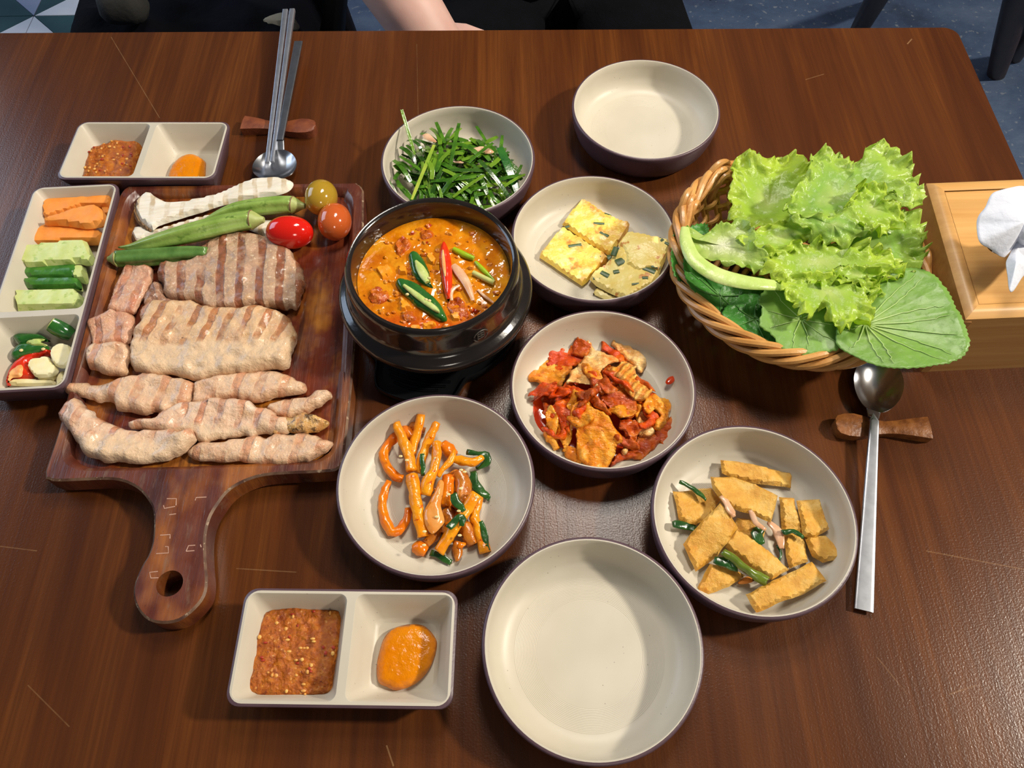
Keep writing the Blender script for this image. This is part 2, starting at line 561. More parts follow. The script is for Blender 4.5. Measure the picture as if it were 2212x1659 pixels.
# ------------------------------------------------------------------ round bowls
BR = 0.0725
def build_bowl(loc, label):
    t = thing('round_bowl', (loc[0], loc[1], TZ), label, 'bowl', 'shallow two-tone side-dish bowls')
    sh = [(0, .0008), (.054, .0008), (.056, 0), (.0605, 0), (.0635, .003), (.0675, .0095), (.0705, .019), (.0722, .029), (.0725, .0322), (.0721, .0336), (.0714, .0341), (.0703, .0343)]
    ln = [(.0703, .0343), (.0697, .0343), (.0691, .0337), (.0685, .027), (.0668, .0185), (.0630, .0105), (.0580, .0068), (.0520, .0052), (.0350, .0047), (0, .0045)]
    part('outer_shell', lathe(sh, 96, loc), M_SHELL, t)
    part('lining', lathe(ln, 96, loc), M_BOWL, t)
    return t
BOWL = dict(bottom=(0.0494, 0.1097), squid=(-0.0569, 0.2265), kimchi=(0.0705, 0.3035), tofu=(0.1693, 0.1948), top=(0.1362, 0.6180), chive=(-0.0469, 0.5533), panc=(0.0742, 0.4556))
LAB = dict(bottom='empty cream bowl with dark plum outside, nearest the camera at the bottom edge',
           squid='cream and plum bowl holding the orange spicy strips', kimchi='cream and plum bowl holding the red kimchi',
           tofu='cream and plum bowl holding the yellow fried fishcake slices', top='empty cream and plum bowl at the far side of the table',
           chive='cream and plum bowl holding the green chive salad', panc='cream and plum bowl holding the egg pancake pieces')
_b0 = None
for k in BOWL:
    if _b0 is None: _b0 = build_bowl(BOWL[k], LAB[k])
    else: dup(_b0, (BOWL[k][0], BOWL[k][1], TZ), LAB[k], 'shallow two-tone side-dish bowls')

# ------------------------------------------------------------------ divided dishes
def build_dish(name, label, c, w, h, div, a, hz=0.032, vertical=False, group=None):
    """rectangular dish; div = (position of the dividing ridge along the long axis from the left/near end)"""
    t = thing(name, (c[0], c[1], TZ), label, 'dish', group)
    def R(L): return rotz(np.c_[np.asarray(L), np.zeros(len(L))], a, (0, 0))[:, :2] + np.asarray(c)
    wall, ridge = 0.0036, 0.0058
    rr = 0.009
    sh = join(loft([(R(rrect(w - .026, h - .026, rr * .6)), TZ), (R(rrect(w - .018, h - .018, rr * .8)), TZ + .0025), (R(rrect(w, h, rr)), TZ + hz - .0022), (R(rrect(w - .0006, h - .0006, rr)), TZ + hz - .0008), (R(rrect(w - .0038, h - .0038, rr)), TZ + hz - .0001)]), fill(R(rrect(w - .026, h - .026, rr * .6)), TZ, True))
    part('outer_shell', sh, M_SHELL, t)
    comps = []
    L = h if vertical else w
    lo, hi = -L / 2 + wall, L / 2 - wall
    d = -L / 2 + div
    for (p, q) in ((lo, d - ridge / 2), (d + ridge / 2, hi)):
        ln, mid = q - p, (p + q) / 2
        if vertical: comps.append(((0, mid), w - 2 * wall, ln))
        else: comps.append(((mid, 0), ln, h - 2 * wall))
    outer = R(rrect(w - .0038, h - .0038, rr))
    holes = []; walls = []
    sl = 0.0105
    for (mc, cw, chh) in comps:
        def RC(dw, r): return R(rrect(cw - dw, chh - dw, r, 6, mc))
        holes.append(RC(0, .0055))
        walls.append(loft([(RC(0, .0055), TZ + hz), (RC(.0010, .0055), TZ + hz - .0006), (RC(sl * .9, .006), TZ + .017), (RC(sl * 1.75, .006), TZ + .0072), (RC(sl * 2.0, .006), TZ + .0055), (RC(sl * 2.4, .005), TZ + .0048)]))
        walls[-1] = (walls[-1][0], [f[::-1] for f in walls[-1][1]])
        walls.append(fill(RC(sl * 2.4, .005), TZ + .0048))
    ov, tri, _ = triangulate([outer] + holes)
    # rim is slightly crowned
    dd = dist_poly(outer, ov); z = np.where(dd < 1e-5, TZ + hz - .0001, TZ + hz)
    walls.append((np.c_[ov, z], [tuple(x) for x in tri]))
    part('lining', join(*walls), M_DISH, t)
    return t
def quad_fit(tl, tr, br, bl, z):
    q = [P(*tl, z)[:2], P(*tr, z)[:2], P(*br, z)[:2], P(*bl, z)[:2]]
    c = sum(q) / 4
    w = (np.linalg.norm(q[1] - q[0]) + np.linalg.norm(q[2] - q[3])) / 2
    h = (np.linalg.norm(q[3] - q[0]) + np.linalg.norm(q[2] - q[1])) / 2
    v = (q[1] - q[0]) + (q[2] - q[3])
    return c, w, h, math.atan2(v[1], v[0])
c, w, h, a = quad_fit((525, 1269), (992, 1274), (976, 1533), (488, 1526), .032)
build_dish('sauce_dish', 'two-compartment sauce dish at the bottom of the table below the cutting board handle', c, w, h, w * .505, a, group='divided sauce dishes')
SD1 = c
c, w, h, a = quad_fit((166, 261), (491, 262), (472, 387), (123, 387), .032)
build_dish('sauce_dish', 'two-compartment sauce dish at the far left above the vegetable dish', c, w, h, w * .50, a, group='divided sauce dishes')
VA = math.radians(2.4)
tr_, br_ = P(258, 394, .032)[:2], P(141, 840, .032)[:2]
vl = np.linalg.norm(tr_ - br_); ux = np.array((-math.cos(VA), -math.sin(VA)))
vw = 0.0795
vc = (tr_ + br_) / 2 + ux * vw / 2
build_dish('vegetable_dish', 'long two-compartment dish of raw vegetables at the left edge', vc, vw, vl, vl * .34, VA, vertical=True)

# ------------------------------------------------------------------ cutting board
def m_board():
    n = N('worn_reddish_board_wood')
    g = n.noise(1.0, 5, .62, vec=n.map(scale=(55, 5, 10)), dist=.6)
    c = n.ramp(g, [(.25, srgb((52, 22, 16))), (.5, srgb((92, 42, 28))), (.75, srgb((120, 62, 36)))])
    pz = n.noise(1.0, 3, .6, vec=n.map(scale=(22, 12, 10), loc=(.37, .2, 0)))
    c = n.mix(n.ramp(pz, [(.52, 0.0), (.66, .85)]), c, n.ramp(g, [(.3, srgb((120, 64, 24))), (.7, srgb((176, 106, 44)))]))
    c = n.mix(n.ramp(n.noise(500, 3), [(.62, 0.0), (.7, .35)]), c, srgb((60, 30, 22)))
    c = n.mix(n.ramp(n.noise(1.0, 5, .7, vec=n.map(scale=(150, 40, 60), loc=(.2, .6, 0))), [(.55, 0.0), (.72, .5)]), c, srgb((128, 104, 84)))
    nm = n.bump(n.noise(1.0, 3, vec=n.map(scale=(500, 40, 40))), .0004)
    return n.done(c, n.ramp(n.noise(60), [(.3, .28), (.7, .5)]), nm, coat=.25, coat_rough=.25)
def m_well():
    n = N('oily_board_well_wood')
    g = n.noise(1.0, 5, .62, vec=n.map(scale=(70, 6, 10)), dist=.6)
    c = n.ramp(g, [(.25, srgb((60, 22, 12))), (.5, srgb((104, 42, 22))), (.75, srgb((138, 66, 28)))])
    pz = n.noise(1.0, 4, .6, vec=n.map(scale=(20, 14, 10), loc=(.7, .9, 0)))
    c = n.mix(n.ramp(pz, [(.46, 0.0), (.62, .9)]), c, n.ramp(g, [(.3, srgb((140, 80, 24))), (.7, srgb((196, 126, 44)))]))
    c = n.mix(n.ramp(n.noise(1.0, 3, vec=n.map(scale=(160, 16, 10), loc=(2, 1, 0))), [(.55, 0.0), (.7, .7)]), c, srgb((44, 16, 12)))
    nm = n.bump(n.noise(1.0, 3, vec=n.map(scale=(400, 30, 30))), .0003)
    return n.done(c, n.ramp(n.noise(45), [(.35, .14), (.65, .42)]), nm, coat=.5, coat_rough=.12)
M_BOARD = m_board(); M_WELL = m_well()
M_BEDGE = simple('pale_worn_wood_edge', (128, 100, 78), (72, 40, 28), 60, .55, c3=(160, 136, 112), sc3=220, t3=.6)
BT = 0.0225; WF = 0.0150
M_SCR = simple('pale_scratch', (190, 150, 130), None, rough=.5)
def build_board():
    z = BT
    out = ZA([(760, 118), (840, 112), (1400, 103), (2060, 94), (2130, 98), (2165, 130), (2172, 190)])
    out += [(783, 560), (770, 700), (757, 860), (742, 985), (730, 1012)] + ZB([(1700, 660), (1400, 676), (1260, 708), (1150, 768), (1080, 852), (1030, 940), (1006, 1050), (1008, 1190), (1016, 1310), (1000, 1400), (940, 1480), (850, 1548), (750, 1566), (660, 1545), (600, 1482), (572, 1400), (582, 1318), (622, 1222), (664, 1150), (690, 1050), (692, 900), (660, 828), (600, 760), (510, 716), (420, 704), (300, 707), (120, 714), (66, 702), (46, 660)])
    out += [(128, 920), (160, 790), (200, 640), (235, 500)] + ZA([(690, 250), (715, 165)])
    o = catmull(PW(out, z)[:, :2], .004)[::-1]
    wl = ZA([(800, 150), (870, 138), (1400, 130), (2010, 122), (2080, 150), (2112, 230), (2100, 500), (2085, 800), (2060, 1280)]) + ZB([(1830, 60), (1808, 350), (1785, 520), (1740, 575), (1640, 612), (1290, 630), (800, 648), (320, 656), (230, 642), (170, 610), (152, 545), (185, 400), (225, 200)]) + ZA([(440, 1330), (530, 1010), (620, 690), (700, 370), (745, 210)])
    w0 = catmull(PW(wl, z)[:, :2], .004)[::-1]
    cen = w0.mean(0)
    w1 = cen + (w0 - cen) * np.array((.972, .978)); w2 = cen + (w0 - cen) * np.array((.95, .965))
    hp = P(*ZB([(792, 1328)])[0], z)[:2]
    a = np.arange(28) * 2 * math.pi / 28
    hole = np.c_[hp[0] + .0092 * np.cos(a), hp[1] + .0092 * np.sin(a)]
    org = o.mean(0)
    t = thing('cutting_board', (org[0], org[1], TZ), 'dark reddish wooden cutting board with a round handle, carrying grilled meat', 'cutting board')
    # inset for a worn rounded edge
    d = np.roll(o, -1, 0) - np.roll(o, 1, 0); d /= np.linalg.norm(d, axis=1)[:, None]
    nrm = np.c_[-d[:, 1], d[:, 0]]
    if np.sum(o[:, 0] * np.roll(o[:, 1], -1) - np.roll(o[:, 0], -1) * o[:, 1]) < 0: nrm = -nrm
    oi = o + nrm * .0016
    ov, tri, _ = triangulate([oi, w0, hole])
    top = (np.c_[ov, np.full(len(ov), TZ + z)], [tuple(x) for x in tri])
    ov, tri, _ = triangulate([o + nrm * .003, hole])
    bot = (np.c_[ov, np.full(len(ov), TZ + .0005)], [tuple(x)[::-1] for x in tri])
    side = loft([(o + nrm * .003, TZ + .0005), (o, TZ + .004), (o, TZ + z - .0016)])
    hol = loft([(hole, TZ + z), (hole, TZ + .0005)])
    bt_ = part('board_top', top, M_BOARD, t); part('board_body', join(bot, side, hol), M_BOARD, t)
    part('worn_edge', loft([(o, TZ + z - .0016), (oi, TZ + z)]), M_BEDGE, t)
    wr = loft([(w0, TZ + z), (w1, TZ + z - .0022), (w2, TZ + WF)])
    part('well_side', (wr[0], [f[::-1] for f in wr[1]]), M_BOARD, t)
    for q in ([(775, 822), (832, 822), (830, 862)], [(755, 862), (760, 880), (825, 868)], [(945, 832), (950, 815), (1012, 812)], [(712, 1150), (785, 1146), (783, 1108), (765, 1108)], [(890, 1136), (905, 1102), (945, 1100)], [(890, 1136), (940, 1132)], [(735, 1040), (795, 1036), (793, 1060)], [(722, 1256), (672, 1262), (680, 1296), (725, 1294)], [(975, 1096), (980, 1112)], [(790, 918), (830, 912)]):
        path = PW(ZB(q), z + .0001); path = densify(np.r_[path, path[::-1][1:-1]], .003) if len(path) > 2 else path
        part('scratch_mark', tube(PW(ZB(q), z + .00005), [(.00035, .00015)] * len(q), up=(0, 0, 1), n=4), M_SCR, bt_)
    part('well_floor', fill(w2, TZ + WF) if False else (lambda r: (np.c_[r[0], np.full(len(r[0]), TZ + WF)], [tuple(x) for x in r[1]]))(triangulate([w2])), M_WELL, t)
build_board()

# ------------------------------------------------------------------ spoons, chopsticks, rests
def m_steel():
    n = N('brushed_stainless_steel')
    g = n.noise(300, 3)
    return n.done(srgb((196, 198, 202)), .2, None, metal=1.0)
M_STEEL = m_steel()
M_STEEL3 = simple('brushed_pale_steel', (206, 210, 220), (190, 194, 204), 120, .42, metal=1.0)
M_STEEL2 = simple('satin_steel', (172, 175, 182), (158, 161, 168), 120, .34, metal=1.0)
M_REST = simple('carved_reddish_wood', (134, 72, 40), (104, 50, 28), 90, .5, .0004, 260)
M_REST2 = simple('carved_brown_wood', (158, 98, 46), (116, 66, 28), 120, .4, .0006, 220)
SQ = [(math.copysign(abs(math.cos(a)) ** .35, math.cos(a)), math.copysign(abs(math.sin(a)) ** .35, math.sin(a))) for a in np.arange(16) * math.pi / 8 + math.pi / 16]
def build_spoon(tip, neck, end, label, rb=0.0195, lb=0.0265, zn=0.014, zend=0.004, wn=0.0034, we=0.0062):
    """tip: centre of the spoon bowl (xy); neck and end: handle path points (xy)"""
    tip, neck, end = map(np.asarray, (tip, neck, end))
    t = thing('spoon', (tip[0], tip[1], TZ), label, 'spoon')
    ax = (neck - tip); ax = ax / np.linalg.norm(ax); sd = np.array((-ax[1], ax[0]))
    # bowl: ellipse pointing along ax
    nr, na = 12, 48; V = []; Fs = []
    for lay in (0, 1):
        for i in range(nr + 1):
            q = i / nr
            for j in range(na):
                th = 2 * math.pi * j / na
                e = math.cos(th); f = math.sin(th)
                x = e * lb * q; y = f * rb * q * (1.0 - .10 * e)
                z = .0012 + .0085 * q ** 2.2 - (0 if lay == 0 else .0011)
                p = tip + ax * x + sd * y
                V.append((p[0], p[1], TZ + z))
    m = (nr + 1) * na
    for lay in (0, 1):
        for i in range(nr):
            for j in range(na):
                k = (j + 1) % na
                f = (lay * m + i * na + j, lay * m + (i + 1) * na + j, lay * m + (i + 1) * na + k, lay * m + i * na + k)
                Fs.append(f if lay == 0 else f[::-1])
    for j in range(na):
        k = (j + 1) % na; Fs.append((nr * na + j, m + nr * na + j, m + nr * na + k, nr * na + k))
    part('spoon_bowl', (np.array(V), Fs), M_STEEL, t)
    s0 = tip + ax * lb * .96
    path = [(*s0, TZ + .0088), (*(s0 + ax * .012), TZ + zn - .001)]; rad = [(.0055, .0007), (wn, .0014)]
    for q in np.linspace(0, 1, 8)[0:]:
        p = neck + (end - neck) * q
        path.append((*p, TZ + zn + (zend - zn) * q)); rad.append((wn + (we - wn) * q, .0014 - .0004 * q))
    part('handle', tube(path, rad, up=(0, 0, 1), prof=SQ, step=.006), M_STEEL2, t)
    return t
build_spoon(P(1897, 830, .009)[:2], P(1889, 900, .014)[:2], P(1866, 1319, .004)[:2], 'steel spoon at the right lying under the big green leaf', lb=.0275, rb=.0195, we=.0066)
build_spoon(P(594, 356, .009)[:2], P(604, 300, .014)[:2], P(645, 90, .017)[:2], 'steel spoon at the far left with chopstick tips in its bowl', zn=.0125, zend=.017, lb=.021, rb=.0215, we=.0046, wn=.0036)
def chopstick(a, b, label):
    a = P(*a); b = P(*b)
    path = [a + (b - a) * q for q in np.linspace(0, 1, 10)]
    rad = [(.0019 + .0011 * q, .0014 + .0009 * q) for q in np.linspace(0, 1, 10)]
    solo('chopstick', tube(path, rad, up=(0, 0, 1), prof=SQ), M_STEEL3, label, 'chopstick', 'steel chopsticks')
chopstick((577, 351, .0105), (617, 23, .0215), 'left steel chopstick of the pair resting on the far spoon')
chopstick((588, 350, .0105), (632, 22, .0215), 'right steel chopstick of the pair, between the other chopstick and the spoon handle')
def build_rest(a, b, label, mat, fat_end, hgt=.0105):
    """spoon-shaped wooden rest: round fat_end, pinched waist, flared square tail"""
    a, b = np.asarray(a), np.asarray(b)
    if not fat_end: a, b = b, a
    ax = b - a; L = np.linalg.norm(ax); ax /= L; sd = np.array((-ax[1], ax[0]))
    prof = [(0, .0), (.01, .0045), (.04, .0078), (.12, .0098), (.22, .0102), (.34, .0086), (.46, .0062), (.56, .0054), (.66, .0058), (.8, .0074), (.92, .0088), (1.0, .0096)]
    V = []; Fs = []
    m = 9
    for (q, w) in prof:
        for k in range(m):
            s = -1 + 2 * k / (m - 1)
            p = a + ax * L * q + sd * s * max(w, .0006)
            dip = .0028 * math.exp(-((q - .5) / .2) ** 2)
            V.append((p[0], p[1], TZ + hgt - dip - .0012 * s * s))
    nq = len(prof)
    for (q, w) in prof:
        for s in (-1, 1):
            p = a + ax * L * q + sd * s * max(w * .92, .0005)
            V.append((p[0], p[1], TZ))
    for i in range(nq - 1):
        for k in range(m - 1):
            Fs.append((i * m + k, (i + 1) * m + k, (i + 1) * m + k + 1, i * m + k + 1))
        b0 = nq * m + 2 * i
        Fs.append((i * m, b0, b0 + 2, (i + 1) * m)); Fs.append((i * m + m - 1, (i + 1) * m + m - 1, b0 + 3, b0 + 1)); Fs.append((b0, b0 + 1, b0 + 3, b0 + 2))
    e = nq - 1; Fs.append(tuple(e * m + k for k in range(m)) + (nq * m + 2 * e + 1, nq * m + 2 * e)); Fs.append((0, nq * m, nq * m + 1) + tuple(range(m - 1, 0, -1)))
    return solo('chopstick_rest', (np.array(V), Fs), mat, label, 'cutlery rest', 'carved wooden cutlery rests')
build_rest(P(523, 262, .0105)[:2], P(681, 270, .0105)[:2], 'reddish carved wooden rest under the far chopsticks', M_REST, False)
build_rest(P(1806, 914, .0105)[:2], P(2011, 922, .0105)[:2], 'brown carved wooden rest under the right spoon', M_REST2, True)

# ------------------------------------------------------------------ stone pot on its tray
M_POT = simple('black_glazed_stoneware', (30, 26, 25), (38, 32, 29), 30, .16, .0002, 90, coat=.4, coat_rough=.05)
M_TRAY = simple('black_plastic', (16, 17, 19), (20, 21, 23), 40, .28, .00004, 500)
M_STAMP = simple('grey_stamp', (82, 76, 70), None, rough=.5)
PC = (-0.0612, 0.3915)
def build_pot():
    t = thing('stone_pot', (PC[0], PC[1], TZ + .009), 'black glazed stone pot of bubbling orange stew', 'pot')
    sh = [(0, .009), (.050, .009), (.056, .0105), (.0625, .018), (.0690, .028), (.0752, .036), (.0785, .0405), (.0795, .0445), (.0790, .0480), (.0765, .0505), (.0730, .0520), (.0706, .0545), (.0695, .060), (.0690, .070), (.0688, .0765), (.0680, .0800), (.0664, .0818), (.0646, .0815), (.0632, .0800)]
    ins = [(.0632, .0800), (.0622, .0765), (.0617, .066), (.0600, .048), (.052, .028), (0, .020)]
    pw_ = part('pot_wall', lathe(sh, 96, PC), M_POT, t); part('pot_inside', lathe(ins, 96, PC), M_POT, t)
    # round seal on the wall
    bits = []
    th0 = math.atan2(P(1036, 722, .062)[1] - PC[1], P(1036, 722, .062)[0] - PC[0]); r = .0693; zc_ = .0625
    def on(u, v):
        th = th0 + u / r
        return (PC[0] + (r + .0003) * math.cos(th), PC[1] + (r + .0003) * math.sin(th), TZ + zc_ + v)
    for a0, a1 in ((15, 165), (195, 345)):
        bits.append(tube([on(.0062 * math.cos(math.radians(x)), .0062 * math.sin(math.radians(x))) for x in np.linspace(a0, a1, 16)], .00055, 6))
    for seg in (((-.0028, .003), (.0028, .003)), ((-.003, 0), (.003, 0)), ((-.0028, -.003), (.0028, -.003)), ((-.0028, .003), (-.0028, -.003)), ((.0028, .003), (.0028, -.003)), ((0, .0042), (0, -.003))):
        bits.append(tube([on(*seg[0]), on(*seg[1])], .0004, 6))
    part('seal', join(*bits), M_STAMP, pw_)
build_pot()
def build_tray():
    t = thing('pot_tray', (PC[0], PC[1], TZ), 'black plastic tray with slotted tabs under the stone pot', 'tray')
    tab = math.atan2(-.081, -.020)
    a = np.arange(160) * 2 * math.pi / 160
    def rad(b):
        v = 0
        for c in (tab, tab + math.pi):
            d = abs((a - c + math.pi) % (2 * math.pi) - math.pi)
            v = np.maximum(v, np.clip((.62 - d) / .30, 0, 1))
        v = v * v * (3 - 2 * v)
        return b + v * .0185
    def L(b): r = rad(b); return np.c_[PC[0] + r * np.cos(a), PC[1] + r * np.sin(a)]
    V = join(loft([(L(.066), TZ), (L(.0685), TZ + .002), (L(.0700), TZ + .0095), (L(.0694), TZ + .0112), (L(.0680), TZ + .0112), (L(.0665), TZ + .0085), (L(.060), TZ + .0080)]), fill(L(.066), TZ, True), fill(L(.060), TZ + .0080))
    tb_ = part('tray_body', V, M_TRAY, t)
    ax = np.array((math.cos(tab), math.sin(tab))); sd = np.array((-ax[1], ax[0]))
    for k, (r, hw) in enumerate(((.0655, .027), (.0705, .024), (.0755, .019))):
        pts = []
        for s in np.linspace(-1, 1, 14): pts.append((s * hw, r - .0035 * (s * s) + .0008))
        for s in np.linspace(1, -1, 14): pts.append((s * hw, r - .0035 * (s * s) - .0008))
        path = [(*(np.array(PC) + ax * y + sd * x), TZ + .0088) for x, y in pts]; path.append(path[0])
        part('slot', tube(path, .0006, 6), M_TRAY, tb_)
build_tray()

# ------------------------------------------------------------------ tissue box
def m_bamboo(name, ang, c1, c2):
    n = N(name)
    g = n.noise(1.0, 4, .6, vec=n.map(scale=(5, 160, 160), rot=(0, 0, -ang)))
    g2 = n.noise(1.0, 2, .5, vec=n.map(scale=(2, 40, 40), rot=(0, 0, -ang)))
    c = n.ramp(g, [(.3, srgb(c1)), (.7, srgb(c2))])
    c = n.mix(n.ramp(g2, [(.45, 0.0), (.7, .4)]), c, srgb((166, 112, 56)))
    return n.done(c, .42, n.bump(g, .0001), coat=.15, coat_rough=.3)
def build_box():
    a = math.radians(4.0) * 0 + math.atan2(.010, .137) * -1
    fl = np.array((.3405, .3308)); w, d, hgt = .139, .139, .0765
    ex = np.array((math.cos(a), math.sin(a))); ey = np.array((-math.sin(a), math.cos(a)))
    ex = np.array((.9995, .030)); ey = np.array((.070, .9975))
    cen = fl + ex * w / 2 + ey * d / 2
    t = thing('tissue_box', (cen[0], cen[1], TZ), 'light bamboo tissue box with a dark grooved edge, right of the leaf basket', 'tissue box')
    mb = m_bamboo('bamboo_lengthwise', math.atan2(ex[1], ex[0]), (206, 152, 84), (224, 176, 108))
    mb2 = m_bamboo('bamboo_side', math.atan2(ey[1], ey[0]), (190, 140, 78), (208, 160, 96))
    def q(u, v, z): p = cen + ex * u + ey * v; return (p[0], p[1], TZ + z)
    W2, D2 = w / 2, d / 2
    def panel(nm, pts, th, m):
        pts = np.array(pts); nrm = np.cross(pts[1] - pts[0], pts[3] - pts[0]); nrm /= np.linalg.norm(nrm)
        V = np.r_[pts, pts - nrm * th]
        return part(nm, (V, [(0, 1, 2, 3), (7, 6, 5, 4), (0, 4, 5, 1), (1, 5, 6, 2), (2, 6, 7, 3), (3, 7, 4, 0)]), m, t, smooth=False)
    panel('front_panel', [q(-W2, -D2, 0), q(W2, -D2, 0), q(W2, -D2, hgt - .004), q(-W2, -D2, hgt - .004)], .006, mb)
    panel('back_panel', [q(W2, D2, 0), q(-W2, D2, 0), q(-W2, D2, hgt - .004), q(W2, D2, hgt - .004)], .006, mb)
    panel('side_panel', [q(-W2, D2, 0), q(-W2, -D2, 0), q(-W2, -D2, hgt - .004), q(-W2, D2, hgt - .004)], .006, mb2)
    panel('side_panel', [q(W2, -D2, 0), q(W2, D2, 0), q(W2, D2, hgt - .004), q(W2, -D2, hgt - .004)], .006, mb2)
    i = .0115
    cs = [(-W2, -D2), (W2, -D2), (W2, D2), (-W2, D2)]; ci = [(-W2 + i, -D2 + i), (W2 - i, -D2 + i), (W2 - i, D2 - i), (-W2 + i, D2 - i)]
    for k in range(4):
        k2 = (k + 1) % 4
        rows = []
        for f, z in ((0, hgt - .004), (0, hgt - .0008), (.35, hgt + .0022), (.75, hgt + .0026), (1.0, hgt + .0018), (1.0, hgt - .006)):
            A = [cs[k][m] + (ci[k][m] - cs[k][m]) * f for m in (0, 1)]; B = [cs[k2][m] + (ci[k2][m] - cs[k2][m]) * f for m in (0, 1)]
            rows.append((q(*A, z), q(*B, z)))
        V = np.array([p for r in rows for p in r]); n = len(rows)
        Fs = [(2 * j, 2 * j + 1, 2 * ((j + 1) % n) + 1, 2 * ((j + 1) % n)) for j in range(n)] + [tuple(2 * j for j in range(n))[::-1], tuple(2 * j + 1 for j in range(n))]
        part('moulding', (V, Fs), mb if k % 2 == 0 else mb2, t)
    e = i + .0008
    lid = np.array([q(-W2 + e, -D2 + e, 0)[:2], q(W2 - e, -D2 + e, 0)[:2], q(W2 - e, D2 - e, 0)[:2], q(-W2 + e, D2 - e, 0)[:2]])
    sl = np.array([q(u, v, 0)[:2] for u, v in rrect(.075, .022, .0105, 6)])
    ov, tri, _ = triangulate([lid, sl])
    lt = (np.c_[ov, np.full(len(ov), TZ + hgt + .001)], [tuple(x) for x in tri])
    part('lid_panel', join(lt, loft([(sl, TZ + hgt + .001), (sl, TZ + hgt - .004)])), mb, t)
    part('box_floor', fill(lid, TZ + .003), mb, t)
    return cen, hgt
BOXC, BOXH = build_box()

# ================================================================== food on the board
def m_meat(name, base, c2, stripe, period=.017, sang=0.0, amt=.9, char=0.0, wide=.5, fat=None, upper=None):
    n = N(name)
    c = n.mix(n.ramp(n.noise(70, 5, .65), [(.35, 0.0), (.65, 1.0)]), srgb(base), srgb(c2))
    c = n.mix(n.ramp(n.noise(420, 3), [(.56, 0.0), (.70, .5)]), c, srgb((240, 222, 190)))
    c = n.mix(n.ramp(n.noise(48, 4, .6, vec=n.map(loc=(.9, .4, .2))), [(.5, 0.0), (.72, .4)]), c, srgb((222, 168, 140)))
    c = n.mix(n.ramp(n.noise(85, 4, .6, vec=n.map(loc=(.1, .5, .9))), [(.57, 0.0), (.75, .45)]), c, srgb((214, 164, 100)))
    if fat is not None:
        c = n.mix(n.ramp(n.noise(38, 3, vec=n.map(loc=(.4, .2, .1))), [(.55, 0.0), (.62, .8)]), c, srgb(fat))
    wv = n.new('ShaderNodeTexWave', wave_type='BANDS', bands_direction='X')
    n.link(n.map(rot=(0, 0, sang)), wv.inputs['Vector'])
    wv.inputs['Scale'].default_value = .3142 / period; wv.inputs['Distortion'].default_value = 1.1
    wv.inputs['Detail'].default_value = 2; wv.inputs['Detail Scale'].default_value = 1.6
    st = n.ramp(wv.outputs['Fac'], [(.62 - .1 * wide, 0.0), (.80 - .1 * wide, 1.0)])
    brk = n.ramp(n.noise(45, 3, vec=n.map(loc=(.8, .1, .3))), [(.36, 0.0), (.50, 1.0)])
    fac = n.math('MULTIPLY', n.math('MULTIPLY', st, brk), amt)
    if upper is not None:
        g = n.new('ShaderNodeSeparateXYZ'); n.link(n.obj(), g.inputs[0])
        gy = n.math('ADD', g.outputs[1], n.math('MULTIPLY', n.math('SUBTRACT', n.noise(60, 2), .5), .02))
        up = n.ramp(n.math('ADD', n.math('MULTIPLY', gy, 20.0), .5), [(upper, 0.0), (upper + .12, 1.0)])
        fac = n.math('MULTIPLY', fac, up)
        c = n.mix(n.math('MULTIPLY', n.math('SUBTRACT', 1.0, up), .75), c, n.mix(n.noise(90, 3), srgb((218, 182, 144)), srgb((232, 206, 172))))
    sc = n.mix(n.ramp(n.noise(130, 3), [(.35, 0.0), (.7, 1.0)]), srgb(stripe), srgb(tuple(min(255, int(x * 1.35)) for x in stripe)))
    c = n.mix(fac, c, sc)
    c = n.mix(n.ramp(n.voro(260), [(.06, .7), (.10, 0.0)]), c, n.mix(n.ramp(n.noise(60), [(.55, 0.0), (.6, 1.0)]), c, srgb((72, 40, 26))))
    if char:
        c = n.mix(n.ramp(n.noise(130, 5, .7, vec=n.map(loc=(.2, .9, .5))), [(.66 - char * .1, 0.0), (.76 - char * .1, .9)]), c, srgb((60, 34, 24)))
    h1 = n.bump(n.noise(240, 5, .62), .0017)
    h2 = n.bump(n.math('SUBTRACT', 1.0, fac), .0007, prev=h1)
    return n.done(c, n.ramp(n.noise(110), [(.35, .14), (.7, .32)]), h2, coat=.3, coat_rough=.08, sss=.1, sssr=(1, .45, .3), sss_scale=.003)
STRIPE = (132, 72, 44)
MM = dict(
    neck=m_meat('grilled_pork_neck', (174, 138, 110), (198, 164, 134), (118, 68, 42), .0172, math.radians(-6), .95, 0, .75),
    belly=m_meat('grilled_pork_belly', (226, 190, 148), (212, 168, 124), (146, 90, 50), .0150, math.radians(14), .85, .1, .45, upper=.30),
    strip=m_meat('pale_grilled_pork', (230, 194, 160), (218, 176, 140), (168, 108, 72), .019, math.radians(8), .65, .25, .2),
    curve=m_meat('pale_striped_pork', (232, 196, 166), (222, 182, 150), (168, 104, 68), .0150, math.radians(10), .75, .1, .2, fat=(234, 212, 190), upper=.30),
    char=m_meat('charred_edge_pork', (226, 182, 112), (208, 156, 84), (176, 112, 66), .015, math.radians(4), .6, 1.7, .3),
    dark=m_meat('brown_seared_pork', (150, 104, 78), (176, 132, 104), (92, 54, 36), .012, 0, .6, .7, .5),
    pink=m_meat('pink_browned_pork', (220, 174, 146), (204, 148, 116), (150, 84, 54), .016, 1.2, .6, .3, .3))
def meat(name, pts, mat, T, label, R=.011, z=WF, zp=.021, seed=0, rot=0.0, res=.0024, amp=.0018, low=.0042, cat='meat', group='grilled pork pieces on the board', wob=.0020):
    o = PW(pts, zp)
    return solo(name, pillow(o, R * .56, T * .72, z, res, amp, 130, seed, amp_low=low, wob=wob, edge=.42), mat, label, cat, group, rot=rot, sharp=0)
